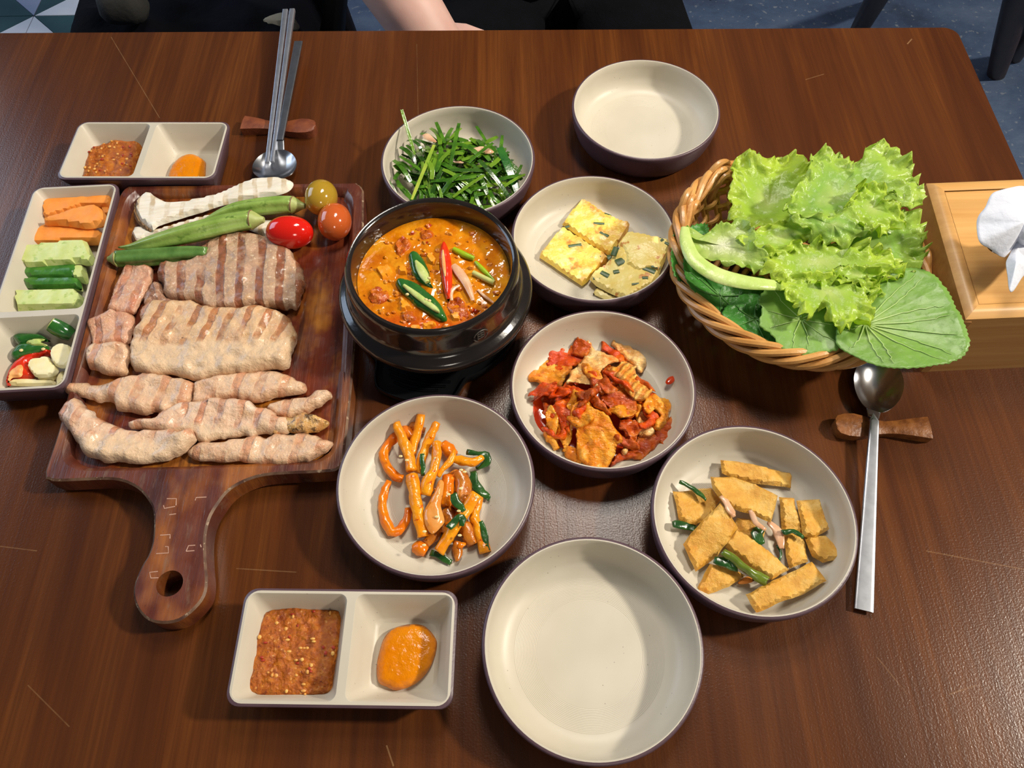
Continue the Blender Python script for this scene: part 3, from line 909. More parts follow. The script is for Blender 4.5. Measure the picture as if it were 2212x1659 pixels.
meat('pork_steak', ZA([(950, 610), (990, 585), (1060, 580), (1150, 560), (1205, 500), (1260, 450), (1330, 420), (1420, 395), (1480, 405), (1540, 410), (1600, 430), (1680, 460), (1740, 510), (1790, 580), (1820, 650), (1822, 720), (1800, 790), (1760, 858), (1720, 850), (1690, 866), (1640, 850), (1560, 845), (1450, 860), (1350, 855), (1250, 845), (1150, 815), (1050, 800), (985, 760), (960, 700), (945, 650)]), MM['neck'], .0185, 'large oval pork steak with brown grill stripes, beside the red tomato', seed=1, R=.010)
meat('pork_piece', ZA([(905, 690), (960, 690), (990, 760), (1045, 800), (1000, 832), (920, 812), (868, 832), (848, 790), (880, 740)]), MM['dark'], .014, 'small dark seared pork scrap tucked at the left of the striped steak', seed=2, R=.007, rot=.4)
meat('pork_piece', ZA([(735, 600), (790, 580), (850, 585), (910, 620), (915, 670), (890, 720), (870, 770), (840, 820), (815, 865), (770, 880), (700, 872), (640, 860), (660, 800), (680, 740), (700, 680)]), MM['pink'], .017, 'browned narrow pork piece under the dark okra', seed=3, R=.009, rot=1.1)
meat('pork_piece', ZA([(540, 930), (600, 890), (680, 875), (770, 875), (810, 930), (800, 980), (775, 1045), (700, 1062), (620, 1060), (555, 1075), (545, 1000)]), MM['pink'], .018, 'striped square pork piece in the middle of the left column', seed=4, R=.009, rot=1.45)
meat('pork_piece', ZA([(525, 1130), (560, 1078), (640, 1066), (760, 1054), (782, 1110), (770, 1180), (780, 1240), (720, 1262), (640, 1242), (560, 1222), (525, 1180)]), MM['strip'], .018, 'pale plump pork piece at the bottom of the left column', seed=5, R=.010)
meat('pork_belly_slab', ZA([(858, 860), (920, 812), (1000, 802), (1100, 812), (1200, 830), (1300, 852), (1400, 852), (1500, 852), (1600, 862), (1680, 880), (1740, 920), (1770, 980), (1775, 1050), (1750, 1110), (1730, 1140), (1722, 1195), (1650, 1215), (1500, 1235), (1350, 1242), (1250, 1262), (1180, 1276), (1050, 1256), (900, 1240), (810, 1215), (775, 1150), (795, 1050), (815, 1000), (862, 950), (850, 900)]), MM['belly'], .0205, 'thick rectangular pork belly slab with grill marks in the middle of the board', seed=6, R=.012, low=.003)
meat('pork_strip', ZB([(165, 150), (190, 130), (250, 135), (320, 140), (400, 145), (480, 130), (560, 105), (650, 95), (740, 95), (830, 97), (900, 115), (955, 130), (930, 190), (915, 245), (830, 280), (770, 310), (680, 315), (600, 315), (530, 310), (470, 290), (430, 255), (370, 235), (290, 220), (220, 205), (180, 180)]), MM['strip'], .0165, 'pale pork strip whose thin end overhangs the left rim of the board', seed=7)
meat('pork_strip', ZB([(925, 240), (935, 180), (960, 130), (1020, 110), (1120, 85), (1230, 75), (1330, 65), (1430, 60), (1500, 85), (1560, 110), (1600, 140), (1618, 180), (1590, 205), (1500, 210), (1430, 220), (1380, 235), (1300, 245), (1200, 235), (1100, 235), (1000, 242)]), MM['strip'], .018, 'pale pork strip directly below the belly slab, ending near the board right side', seed=8)
meat('pork_piece', ZB([(1375, 258), (1420, 232), (1500, 216), (1580, 212), (1650, 185), (1740, 170), (1756, 195), (1755, 230), (1700, 270), (1640, 300), (1560, 325), (1480, 345), (1440, 325), (1390, 295)]), MM['strip'], .0155, 'small pale knobbly pork piece near the right rim of the board', seed=9, R=.008, amp=.0018)
meat('pork_strip', ZB([(545, 372), (620, 355), (700, 355), (750, 320), (800, 280), (860, 250), (950, 245), (1100, 235), (1220, 240), (1290, 250), (1340, 280), (1390, 300), (1440, 330), (1500, 345), (1520, 400), (1480, 436), (1400, 438), (1280, 452), (1150, 465), (1040, 478), (960, 478), (940, 440), (850, 440), (740, 425), (640, 415), (560, 400)]), MM['curve'], .0175, 'striped pork strip in the middle of the lower three, with a golden right end', seed=10)
meat('pork_strip', ZB([(1330, 300), (1400, 312), (1470, 335), (1530, 345), (1580, 328), (1640, 320), (1700, 340), (1745, 375), (1720, 410), (1640, 430), (1540, 432), (1430, 436), (1350, 420), (1320, 360)]), MM['char'], .0165, 'blackened charred pork tip at the lower right of the board', seed=11, R=.008, z=.0155)
meat('pork_strip', ZB([(155, 290), (180, 260), (240, 240), (290, 260), (340, 300), (380, 340), (430, 375), (520, 400), (620, 410), (740, 415), (850, 430), (920, 415), (955, 440), (950, 490), (900, 540), (820, 580), (740, 605), (640, 618), (520, 610), (420, 605), (320, 580), (260, 530), (220, 460), (170, 400), (150, 340)]), MM['curve'], .0185, 'curved fatty pork strip at the lower left corner of the board', seed=12, R=.012)
meat('pork_strip', ZB([(890, 540), (940, 490), (1000, 482), (1080, 482), (1200, 462), (1350, 447), (1500, 437), (1620, 432), (1700, 447), (1750, 466), (1763, 495), (1740, 530), (1680, 560), (1600, 600), (1530, 612), (1420, 612), (1300, 606), (1180, 606), (1080, 608), (1000, 600), (930, 580)]), MM['strip'], .017, 'pale pork strip at the lower right edge of the board', seed=13)

def m_mush():
    n = N('grilled_king_oyster_flesh')
    c = n.mix(n.ramp(n.noise(1.0, 4, vec=n.map(scale=(40, 300, 100))), [(.35, 0.0), (.65, 1.0)]), srgb((226, 216, 196)), srgb((240, 234, 222)))
    wv = n.new('ShaderNodeTexWave', wave_type='BANDS', bands_direction='X'); n.link(n.obj(), wv.inputs['Vector'])
    wv.inputs['Scale'].default_value = .3142 / .0135; wv.inputs['Distortion'].default_value = 1.5; wv.inputs['Detail Scale'].default_value = 2
    f = n.math('MULTIPLY', n.ramp(wv.outputs['Fac'], [(.66, 0.0), (.85, .75)]), n.ramp(n.noise(60), [(.4, 0.0), (.6, 1.0)]))
    c = n.mix(f, c, srgb((190, 160, 112)))
    return n.done(c, .5, n.bump(n.noise(1.0, 3, vec=n.map(scale=(60, 500, 100))), .0006), sss=.15, sss_scale=.003)
M_MUSH = m_mush()
M_MUSHCAP = simple('brown_mushroom_skin', (120, 92, 62), (150, 122, 88), 120, .6, .0006, 200)
# under slice first, then the upper one
t = thing('mushroom_slice', tuple(P(*ZA([(1000, 350)])[0], WF)), 'pale mushroom slice lying underneath the okra', 'mushroom', 'grilled mushroom slices')
part('flesh', pillow(PW(ZA([(775, 372), (800, 345), (860, 345), (905, 360), (1000, 335), (1120, 300), (1250, 268), (1420, 268), (1560, 300), (1660, 305), (1680, 340), (1600, 405), (1545, 385), (1400, 330), (1240, 305), (1150, 335), (1000, 372), (880, 405), (830, 428), (798, 432), (778, 412)]), .022), .004, .006, WF, .003, .0004, 150, 21), M_MUSH, t, rot=math.radians(4))
part('cap_skin', pillow(PW(ZA([(772, 400), (782, 380), (800, 395), (812, 420), (840, 424), (830, 438), (796, 440)]), .022), .002, .0055, WF, .002, .0002, 150, 22), M_MUSHCAP, t)
t = thing('mushroom_slice', tuple(P(*ZA([(1250, 220)])[0], WF)), 'long white mushroom slice with a flared cap, lying along the far rim', 'mushroom', 'grilled mushroom slices')
zfm = lambda x, y: .0195 + .006 * max(0.0, min(1.0, (x + .30) / .10))
part('flesh', pillow(PW(ZA([(800, 200), (825, 165), (876, 130), (905, 150), (950, 175), (1005, 195), (1100, 185), (1200, 170), (1300, 150), (1400, 110), (1500, 75), (1600, 65), (1690, 75), (1752, 100), (1740, 140), (1690, 165), (1600, 180), (1500, 190), (1400, 205), (1300, 225), (1200, 255), (1100, 280), (1000, 310), (930, 335), (902, 358), (870, 340), (830, 310), (800, 265)]), .027), .004, .0065, zfm, .003, .0005, 150, 23), M_MUSH, t, rot=math.radians(6))
part('cap_skin', pillow(PW(ZA([(785, 215), (800, 195), (806, 240), (830, 300), (872, 338), (900, 356), (880, 364), (830, 335), (788, 280)]), .027), .002, .006, .0188, .002, .0003, 150, 24), M_MUSHCAP, t)

# okra -------------------------------------------------------------
M_OKRA = simple('light_green_okra', (124, 156, 66), (152, 180, 92), 60, .32, .0003, 300, c3=(98, 130, 50), sc3=90, coat=.2)
M_OKRA2 = simple('dark_green_okra', (70, 108, 46), (104, 142, 70), 60, .3, .0003, 300, coat=.3)
M_OKCAP = simple('pale_okra_cap', (176, 186, 112), (150, 166, 90), 80, .45, .0003, 300)
PENT = [(math.cos(a) * (1 + .10 * math.cos(5 * a)), math.sin(a) * (1 + .10 * math.cos(5 * a))) for a in np.arange(40) * 2 * math.pi / 40]
def okra(path, rads, capi, zs, mat, label, k=2.765):
    pts = ZA(path); sc = F / 0.70
    pw = np.array([P(x, y, z) for (x, y), z in zip(pts, zs)])
    r = np.array(rads) / k / sc
    t = thing('okra_pod', tuple(pw[len(pw) // 2] - np.array((0, 0, r.max()))), label, 'okra', 'grilled okra pods')
    part('pod', tube(pw[:capi + 1], r[:capi + 1], prof=PENT, step=.004), mat, t, sharp=0)
    a, b = pw[capi], pw[-1]
    q = [a - (b - a) * .10, a, a + (b - a) * .35, a + (b - a) * .7, b]
    rc = r[capi]
    cp_ = part('cap', tube(q, [rc * 1.0, rc * 1.06, rc * .82, rc * .5, rc * .32], 20, step=.0015), M_OKCAP, t)
    part('cap_ring', tube([a + (b - a) * -.02, a + (b - a) * .06], [rc * 1.1, rc * 1.1], 24), M_MUSHCAP, cp_)
okra([(1215, 322), (1290, 295), (1400, 262), (1520, 245), (1650, 232), (1748, 230), (1822, 236)], [6, 24, 42, 50, 52, 50, 20], 5, [.028, .028, .028, .029, .029, .029, .029], M_OKRA, 'green okra pod lying just below the long white mushroom slice')
okra([(708, 482), (780, 480), (880, 462), (1000, 432), (1150, 395), (1300, 358), (1420, 332), (1500, 318), (1578, 318)], [5, 18, 38, 48, 56, 58, 56, 54, 40], 7, [.024, .025, .028, .031, .033, .033, .033, .033, .033], M_OKRA, 'long light green okra pod pointing at the red tomato')
okra([(1240, 512), (1150, 518), (1050, 525), (900, 538), (760, 546), (700, 550), (645, 552)], [34, 44, 48, 50, 50, 46, 20], 5, [.027, .026, .025, .025, .025, .0255, .0255], M_OKRA2, 'dark green okra pod half hidden behind the big steak')

# cherry tomatoes --------------------------------------------------
def m_tom(name, c1, c2, ax=(0, 1), zlo=.35, zhi=.7):
    n = N(name)
    g = n.new('ShaderNodeSeparateXYZ'); n.link(n.obj(), g.inputs[0])
    f = n.math('MULTIPLY_ADD', g.outputs[2], 40.0); f.node.inputs[2].default_value = .05
    f = n.math('ADD', f, n.math('MULTIPLY', n.noise(120, 2), .3))
    c = n.ramp(f, [(zlo, srgb(c1)), (zhi + .3, srgb(c2))])
    return n.done(c, .12, coat=.5, coat_rough=.04, sss=.2, sss_scale=.004)
def tomato(px, py, r, el, ang, mat, label, zoff=0.0, tip=(0, 0)):
    c = P(px, py, WF + r + zoff)
    n = 20; V = []; Fs = []
    m = 28
    for i in range(n + 1):
        ph = math.pi * i / n
        for j in range(m):
            th = 2 * math.pi * j / m
            x = math.cos(ph) * el; q = math.sin(ph) * (1 + .03 * math.cos(ph * 2))
            V.append((x * r, q * math.cos(th) * r, q * math.sin(th) * r))
    V = rotz(np.array(V), ang, (0, 0)) + c
    for i in range(n):
        for j in range(m):
            k = (j + 1) % m; Fs.append((i * m + j, i * m + k, (i + 1) * m + k, (i + 1) * m + j))
    solo('cherry_tomato', (V, Fs), mat, label, 'tomato', 'cherry tomatoes on the board', sharp=0)
tomato(694, 427, .0153, 1.12, 1.55, m_tom('orange_green_tomato', (196, 116, 44), (170, 136, 40)), 'greenish orange cherry tomato at the far right corner of the board', .0035)
tomato(723, 479, .0155, 1.14, 1.6, m_tom('orange_red_tomato', (200, 78, 32), (196, 92, 40)), 'orange-red cherry tomato nearest the right rim of the board')
tomato(626, 502, .0152, 1.38, -.05, m_tom('red_tomato', (206, 22, 14), (214, 30, 18)), 'bright red oval cherry tomato touching the striped steak')

# ================================================================== vegetables in the long dish
M_CARROT = simple('raw_carrot', (240, 146, 54), (246, 160, 74), 70, .5, .0003, 250, sss=.15, sssr=(1, .5, .1))
M_CUFLESH = simple('cucumber_flesh', (214, 224, 152), (198, 212, 128), 90, .3, .0002, 300, c3=(176, 198, 104), sc3=110, t3=.6, sss=.2, sssr=(.6, 1, .3))
M_CUSKIN = simple('cucumber_skin', (46, 104, 34), (78, 134, 50), 90, .28, .0003, 260, coat=.2)
def slab(name, conv, pts, zp, z, T, mat, label, cat, group, R=.002, res=.0025, amp=.0004, seed=0, smooth=True, tilt=None, rot=0.0):
    o = PW(conv(pts), zp)
    return solo(name, pillow(o, R, T, tilt or z, res, amp, 150, seed, smooth=smooth), mat, label, cat, group, rot=rot)
slab('carrot_slice', ZV, [(515, 275), (720, 250), (960, 230), (1100, 170), (1230, 115), (1330, 120), (1355, 180), (1340, 250), (1300, 330), (1220, 340), (1000, 350), (850, 400), (700, 440), (510, 475)], .022, .012, .011, M_CARROT, 'topmost carrot slice, forked at its right end', 'carrot', 'carrot slices in the long dish', seed=31, R=.003)
slab('carrot_slice', ZV, [(520, 500), (700, 440), (880, 380), (1060, 340), (1180, 350), (1265, 520), (1050, 590), (850, 568), (650, 548), (520, 545)], .027, .0185, .010, M_CARROT, 'pointed carrot slice in the middle of the three', 'carrot', 'carrot slices in the long dish', seed=32, R=.003)
slab('carrot_slice', ZV, [(1190, 335), (1310, 338), (1305, 430), (1250, 452), (1200, 430)], .019, .010, .008, M_CARROT, 'small carrot end poking out at the right of the other slices', 'carrot', 'carrot slices in the long dish', seed=33)
slab('carrot_slice', ZV, [(365, 775), (400, 640), (480, 570), (600, 545), (850, 570), (1050, 600), (1215, 640), (1170, 740), (1030, 757), (800, 765), (600, 780)], .020, .008, .012, M_CARROT, 'long carrot slice lying next to the cucumber', 'carrot', 'carrot slices in the long dish', seed=34, R=.003)
def cucumber(label, flesh, skin, zf, zs, T, seed, skin_top=False):
    pw = PW(ZV(flesh), zf + T)
    t = thing('cucumber_stick', tuple(base_origin(PW(ZV(flesh), zs))), label, 'cucumber', 'cucumber sticks in the long dish')
    part('flesh', pillow(pw, .0015, T, zf, .0025, .0003, 150, seed, smooth=False), M_CUFLESH, t)
    part('skin', pillow(PW(ZV(skin), zs + .004), .004 if skin_top else .0025, .0075 if skin_top else .006, zs, .0025, .0003, 150, seed + 1), M_CUSKIN, t)
cucumber('cucumber stick with its pale seedy side up, below the carrots', [(215, 860), (240, 820), (520, 780), (850, 740), (1000, 735), (1060, 860), (1110, 950), (1060, 1015), (900, 1000), (600, 1028), (300, 1050), (215, 1025)], [(230, 960), (500, 940), (1000, 930), (1080, 960), (1060, 1040), (900, 1030), (600, 1060), (300, 1085), (220, 1060)], .0145, .0085, .010, 41)
cucumber('dark green cucumber stick, skin side up, upper of the two', [(830, 1080), (900, 1042), (995, 1055), (1020, 1180), (1025, 1250), (960, 1240), (850, 1200)], [(285, 1130), (330, 1085), (700, 1062), (880, 1045), (930, 1100), (900, 1200), (700, 1215), (480, 1225), (285, 1200)], .009, .0115, .009, 43, True)
cucumber('dark green cucumber stick, skin side up, lower of the two', [(400, 1235), (880, 1225), (960, 1260), (972, 1350), (880, 1340), (420, 1335)], [(295, 1225), (600, 1212), (900, 1212), (958, 1262), (966, 1355), (850, 1330), (500, 1338), (308, 1322)], .0065, .0105, .006, 45, True)
cucumber('pale cucumber stick nearest the ridge of the long dish', [(155, 1350), (500, 1335), (880, 1330), (960, 1400), (980, 1480), (880, 1540), (500, 1552), (160, 1556)], [(190, 1430), (520, 1420), (880, 1420), (970, 1460), (880, 1548), (500, 1560), (180, 1560)], .0115, .006, .011, 47)

M_GCHILI = simple('green_chili_skin', (28, 84, 34), (50, 108, 40), 80, .18, .0002, 300, coat=.4, coat_rough=.06)
M_GPALE = simple('green_chili_inside', (176, 196, 104), (206, 214, 140), 150, .35, .0003, 300)
M_RCHILI = simple('red_chili_skin', (204, 30, 14), (222, 56, 20), 80, .18, .0002, 300, coat=.4, coat_rough=.06)
M_RPALE = simple('red_chili_inside', (236, 150, 82), (246, 190, 120), 150, .35, .0004, 300)
M_GARLIC = simple('garlic_flesh', (240, 226, 168), (248, 238, 196), 60, .35, .0002, 200, sss=.2, sssr=(1, .9, .5))
M_SEED = simple('pale_seed', (236, 220, 160), (220, 196, 130), 100, .4)
def ell(c, r, n=8):
    V = []; Fs = []; m = 2 * n
    for i in range(n + 1):
        for j in range(m):
            ph, th = math.pi * i / n, 2 * math.pi * j / m
            V.append((c[0] + r[0] * math.sin(ph) * math.cos(th), c[1] + r[1] * math.sin(ph) * math.sin(th), c[2] + r[2] * math.cos(ph)))
    for i in range(n):
        for j in range(m):
            k = (j + 1) % m; Fs.append((i * m + j, (i + 1) * m + j, (i + 1) * m + k, i * m + k))
    return np.array(V), Fs
# chunk with a cut face
a = P(*ZG([(850, 440)])[0], .024); b = P(*ZG([(1180, 640)])[0], .0135)
t = thing('green_chili', (b[0], b[1], TZ + .006), 'thick green chili chunk with its cut end showing, in the far corner', 'chili', 'chili pieces in the long dish')
part('skin', tube([a + (b - a) * q for q in (0, .25, .5, .75, 1)], [.0073, .0078, .0078, .0072, .0055], 24), M_GCHILI, t)
d = (b - a) / np.linalg.norm(b - a)
cf_ = part('cut_face', tube([a - d * .0008, a + d * .0004], [.0064, .0068], 24), M_GPALE, t)
part('seed', ell(a - d * .0012 + np.array((.0015, -.001, 0)), (.0018, .0018, .0014)), M_SEED, cf_)
part('seed', ell(a - d * .0012 + np.array((-.001, .0015, .001)), (.0018, .0018, .0014)), M_SEED, cf_)
slab('green_chili', ZG, [(170, 640), (260, 580), (380, 570), (640, 590), (740, 660), (770, 690), (500, 690), (300, 740), (220, 710)], .018, .0105, .008, M_GCHILI, 'dark glossy green chili half behind the others', 'chili', 'chili pieces in the long dish', R=.004, res=.0015, seed=51)
t = thing('green_chili', tuple(P(*ZG([(420, 860)])[0], .008)), 'slit green chili half with seeds, touching the red ring', 'chili', 'chili pieces in the long dish')
part('skin', pillow(PW(ZG([(150, 930), (200, 840), (310, 750), (500, 740), (760, 780), (680, 870), (400, 930), (200, 990)]), .016), .004, .008, .009, .0015, .0002, 150, 52), M_GCHILI, t)
part('inside', pillow(PW(ZG([(400, 735), (560, 680), (775, 690), (640, 720), (760, 782), (560, 800), (450, 770)]), .018), .002, .004, .0145, .0015, .0003, 150, 53), M_GPALE, t)
part('seed', ell(P(*ZG([(345, 880)])[0], .0172), (.0017, .0014, .001)), M_SEED, t)
part('seed', ell(P(*ZG([(705, 860)])[0], .0162), (.0017, .0014, .001)), M_SEED, t)
t = thing('red_chili', tuple(P(*ZG([(330, 1150)])[0], .006)), 'red chili ring beside the garlic', 'chili', 'chili pieces in the long dish')
part('skin', pillow(PW(ZG([(80, 1430), (105, 1260), (200, 1100), (320, 990), (420, 940), (600, 900), (780, 840), (800, 930), (620, 960), (520, 1010), (450, 1110), (530, 1250), (480, 1325), (200, 1335), (130, 1430)]), .012), .004, .0085, .0058, .0015, .0002, 150, 54), M_RCHILI, t)
part('inside', pillow(PW(ZG([(125, 1410), (160, 1240), (260, 1160), (350, 1110), (390, 1180), (340, 1310), (200, 1330)]), .014), .002, .0035, .0125, .0015, .0004, 200, 55), M_RPALE, t)
for i, (pts, zp, z, T, lab) in enumerate([([(780, 900), (840, 790), (960, 735), (1090, 760), (1150, 850), (1150, 980), (1060, 1100), (950, 1120), (840, 1060)], .022, .0145, .0065, 'round garlic slice standing highest, against the dish wall'),
        ([(430, 1110), (490, 1010), (620, 985), (750, 955), (830, 1050), (930, 1170), (830, 1270), (580, 1290), (480, 1200)], .018, .0125, .006, 'garlic slice lying on the red chili ring'),
        ([(150, 1425), (160, 1370), (300, 1328), (600, 1340), (860, 1352), (858, 1425), (500, 1440)], .011, .0062, .006, 'flat garlic slice at the front wall of the long dish'),
        ([(870, 1420), (880, 1290), (970, 1165), (1012, 1210), (1005, 1330), (945, 1420)], .015, .0065, .0065, 'garlic slice on edge in the near corner of the long dish'),
        ([(580, 1285), (740, 1290), (900, 1250), (870, 1330), (840, 1350), (620, 1330)], .013, .0085, .005, 'garlic slice mostly hidden between the other slices')]):
    slab('garlic_slice', ZG, pts, zp, z, T, M_GARLIC, lab, 'garlic', 'garlic slices in the long dish', R=.0022, res=.0015, seed=60 + i)

# ================================================================== sauces
def m_ssam():
    n = N('chunky_soybean_sauce')
    c = n.ramp(n.noise(170, 5, .7), [(.3, srgb((138, 58, 4))), (.5, srgb((178, 92, 12))), (.72, srgb((208, 130, 36)))])
    ch = n.voro(300); c = n.mix(n.ramp(ch, [(.16, .8), (.26, 0.0)]), c, n.mix(n.ramp(n.noise(120), [(.5, 0.0), (.55, 1.0)]), c, srgb((226, 164, 84))))
    c = n.mix(n.ramp(n.noise(260, 2, vec=n.map(loc=(1, 2, 3))), [(.66, 0.0), (.72, .7)]), c, srgb((112, 28, 14)))
    h = n.bump(n.noise(330, 4, .7), .0016); h = n.bump(n.voro(380, 'SMOOTH_F1'), .0012, prev=h)
    return n.done(c, .13, h)
M_SSAM = m_ssam()
M_GOLD = simple('smooth_orange_paste', (216, 122, 0), (224, 134, 4), 60, .12, .0010, 220, coat=0, coat_rough=.05, c3=(232, 144, 16), sc3=300, t3=.68)
M_BIT = simple('garlic_bit', (232, 180, 92), (214, 150, 70), 100, .35)
M_BITR = simple('chili_bit', (176, 52, 22), (150, 40, 20), 100, .3)
def ssam(conv, pts, label, seed, zp=.012):
    o = PW(conv(pts), zp); cen = o.mean(0)
    t = thing('soybean_sauce', (cen[0], cen[1], TZ + .0048), label, 'sauce', 'chunky brown sauces')
    V, Fs = pillow(o, .007, .0105, .005, .0022, .0018, 190, seed, amp_low=.0016)
    sb_ = part('sauce_body', (V, Fs), M_SSAM, t, sharp=0)
    top = V[V[:, 2] > TZ + .011]; rng = np.random.default_rng(seed)
    for nm, mt, k in (('garlic_bits', M_BIT, 26), ('chili_bits', M_BITR, 14)):
        pk = top[rng.choice(len(top), k, replace=False)]
        part(nm, join(*[ell(p + np.array((0, 0, .0003)), (rng.uniform(.0008, .0018), rng.uniform(.0008, .0016), .0009), 5) for p in pk]), mt, sb_, kind='stuff')
ssam(ZQ, [(450, 310), (560, 280), (700, 250), (900, 265), (1090, 295), (1105, 330), (1090, 600), (1050, 800), (1020, 980), (980, 1020), (860, 1042), (600, 1056), (380, 1050), (285, 1000), (290, 850), (340, 600), (400, 400)], 'chunky brown soybean sauce filling the left half of the near sauce dish', 71)
ssam(ZR, [(350, 860), (330, 700), (400, 500), (450, 410), (560, 370), (660, 350), (740, 310), (900, 310), (1020, 295), (1090, 300), (1070, 400), (1000, 640), (960, 800), (900, 900), (600, 920)], 'chunky brown soybean sauce in the far sauce dish', 72)
def gold(conv, pts, label, seed):
    solo('orange_paste', pillow(PW(conv(pts), .009), .009, .0085, .005, .0022, .0005, 160, seed, amp_low=.0006), M_GOLD, label, 'sauce', 'smooth orange sauces', sharp=0)
gold(ZQ, [(1420, 650), (1460, 540), (1540, 460), (1680, 425), (1800, 440), (1890, 530), (1910, 620), (1860, 780), (1780, 890), (1680, 960), (1560, 990), (1480, 960), (1410, 920), (1395, 780)], 'smooth orange paste in the right half of the near sauce dish', 73)
gold(ZR, [(1430, 830), (1425, 720), (1490, 600), (1580, 520), (1700, 485), (1800, 510), (1880, 570), (1885, 650), (1870, 780), (1780, 880), (1600, 900)], 'smooth orange paste in the far sauce dish', 74)

# ================================================================== stew in the pot
SZ = 0.0625
def m_stew():
    n = N('orange_chili_broth')
    c = n.ramp(n.noise(55, 4, .6), [(.3, srgb((182, 88, 2))), (.5, srgb((210, 124, 8))), (.7, srgb((224, 154, 30)))])
    xyz = n.new('ShaderNodeSeparateXYZ'); n.link(n.obj(), xyz.inputs[0])
    f = n.math('ADD', n.math('MULTIPLY', xyz.outputs[1], -16.0), n.math('MULTIPLY', n.noise(40, 3), .5))
    c = n.mix(n.ramp(f, [(.75, 0.0), (1.25, .75)]), c, n.ramp(n.noise(90, 3), [(.4, srgb((190, 48, 8))), (.7, srgb((218, 92, 14)))]))
    c = n.mix(n.ramp(n.voro(420), [(.08, .5), (.14, 0.0)]), c, srgb((232, 140, 30)))
    h = n.bump(n.noise(110, 3, .5), .0012); h = n.bump(n.voro(260, 'SMOOTH_F1'), .0005, prev=h)
    return n.done(c, .12, h, coat=.3, coat_rough=.03)
M_STEW = m_stew()
t = thing('stew', (PC[0], PC[1], TZ + SZ - .004), 'bubbling orange-red stew broth inside the black stone pot', 'stew')
rr_ = [0, .008, .016, .024, .032, .040, .047, .053, .058, .0605, .0612]
V, Fs = lathe([(r, SZ + (.0004 if r > .06 else 0)) for r in rr_[::-1]], 96, PC)
V[:, 2] += fbm(V[:, :2], 110, 3) * .0011 * (np.hypot(V[:, 0] - PC[0], V[:, 1] - PC[1]) < .06)
part('broth_surface', (V, Fs), M_STEW, t, sharp=0)
bub = []
for k in range(60):
    r = .059 * math.sqrt(RNG.random()); th = RNG.random() * 6.283
    bub.append(ell((PC[0] + r * math.cos(th), PC[1] + r * math.sin(th), TZ + SZ + .0004), (RNG.uniform(.0007, .0017),) * 2 + (.0009,), 5))
part('bubbles', join(*bub), M_STEW, t, kind='stuff')
fl = []
for k in range(46):
    r = .055 * math.sqrt(RNG.random()); th = RNG.random() * 6.283
    cx, cy = PC[0] + r * math.cos(th), PC[1] + r * math.sin(th); a0 = RNG.random() * 6.283
    pts = [(cx + RNG.uniform(.0015, .0048) * math.cos(a0 + b) , cy + RNG.uniform(.0012, .0032) * math.sin(a0 + b)) for b in np.arange(7) * 2 * math.pi / 7]
    fl.append(pillow(pts, .0012, .0026, SZ - .0012, .0012, .0008, 300, 700 + k))
part('floating_bits', join(*fl), simple('floating_stew_bits', (222, 150, 44), (198, 92, 14), 130, .2, .0012, 220, c3=(172, 44, 6), sc3=90, t3=.58, coat=.4), t, kind='stuff')
M_TOFU = simple('broth_stained_tofu', (240, 166, 34), (226, 136, 22), 90, .3, .0003, 260, coat=.3, sss=.2)
M_SMEAT = simple('stewed_reddish_meat', (206, 112, 24), (176, 66, 8), 190, .25, .0022, 200, coat=.4)
M_ONION = simple('translucent_onion', (228, 190, 158), (212, 160, 120), 80, .2, .0003, 220, coat=.4, sss=.3)
M_LIME = simple('scallion_lime_green', (164, 190, 30), (128, 170, 34), 60, .22, .0002, 250, coat=.3)
M_SCPALE = simple('scallion_white', (206, 206, 128), (186, 192, 104), 60, .25, .0002, 250, coat=.3)
def wslab(name, pts, T, mat, label, cat, group, seed, z=SZ - .0025, R=.003, amp=.0004, smooth=True, tilt=None):
    return solo(name, pillow(PW(ZW(pts), SZ + .002), R, T, tilt or z, .0017, amp, 180, seed, smooth=smooth), mat, label, cat, group)
for i, (pts, lab) in enumerate([([(310, 710), (510, 670), (540, 780), (390, 890)], 'tofu cube at the left of the stew'), ([(610, 1090), (680, 1100), (830, 1260), (640, 1285)], 'bright tofu wedge left of the lower green chili half'),
        ([(695, 1500), (900, 1455), (925, 1555), (780, 1550)], 'tofu slice at the near rim, left of the pair'), ([(915, 1450), (1110, 1410), (1120, 1480), (940, 1552)], 'tofu slice at the near rim, right of the pair'),
        ([(590, 680), (720, 680), (745, 800), (620, 795)], 'half sunken tofu cube beside the upper green chili half'), ([(975, 530), (1050, 510), (1140, 600), (1090, 690), (1000, 640)], 'small yellow tofu piece between the chilies'), ([(1290, 1330), (1430, 1290), (1452, 1420), (1330, 1430)], 'orange tofu piece beneath the tip of the chili')]):
    wslab('tofu_cube', pts, .0055, M_TOFU, lab + ', in the stew' if 'stew' not in lab else lab, 'tofu', 'tofu in the stew', 80 + i, R=.0012, smooth=False)
for i, (pts, lab) in enumerate([([(550, 440), (600, 340), (690, 285), (800, 390), (740, 470), (620, 570)], 'reddish stewed meat lump at the upper left of the stew'), ([(1240, 1180), (1400, 1090), (1520, 1200), (1560, 1380), (1440, 1430), (1300, 1320)], 'dark red meat lump near the right rim of the stew'),
        ([(650, 1340), (720, 1280), (820, 1290), (860, 1400), (700, 1450)], 'dark red meat lump near the front rim of the stew'), ([(890, 240), (960, 200), (1080, 235), (1070, 310), (930, 340)], 'brown meat lump at the far side of the stew'), ([(230, 1030), (330, 960), (470, 1010), (480, 1120), (340, 1200), (210, 1160)], 'orange meat crumble at the left rim of the stew')]):
    wslab('meat_lump', pts, .0042, M_SMEAT, lab, 'meat', 'meat in the stew', 90 + i, R=.0022, amp=.0022)
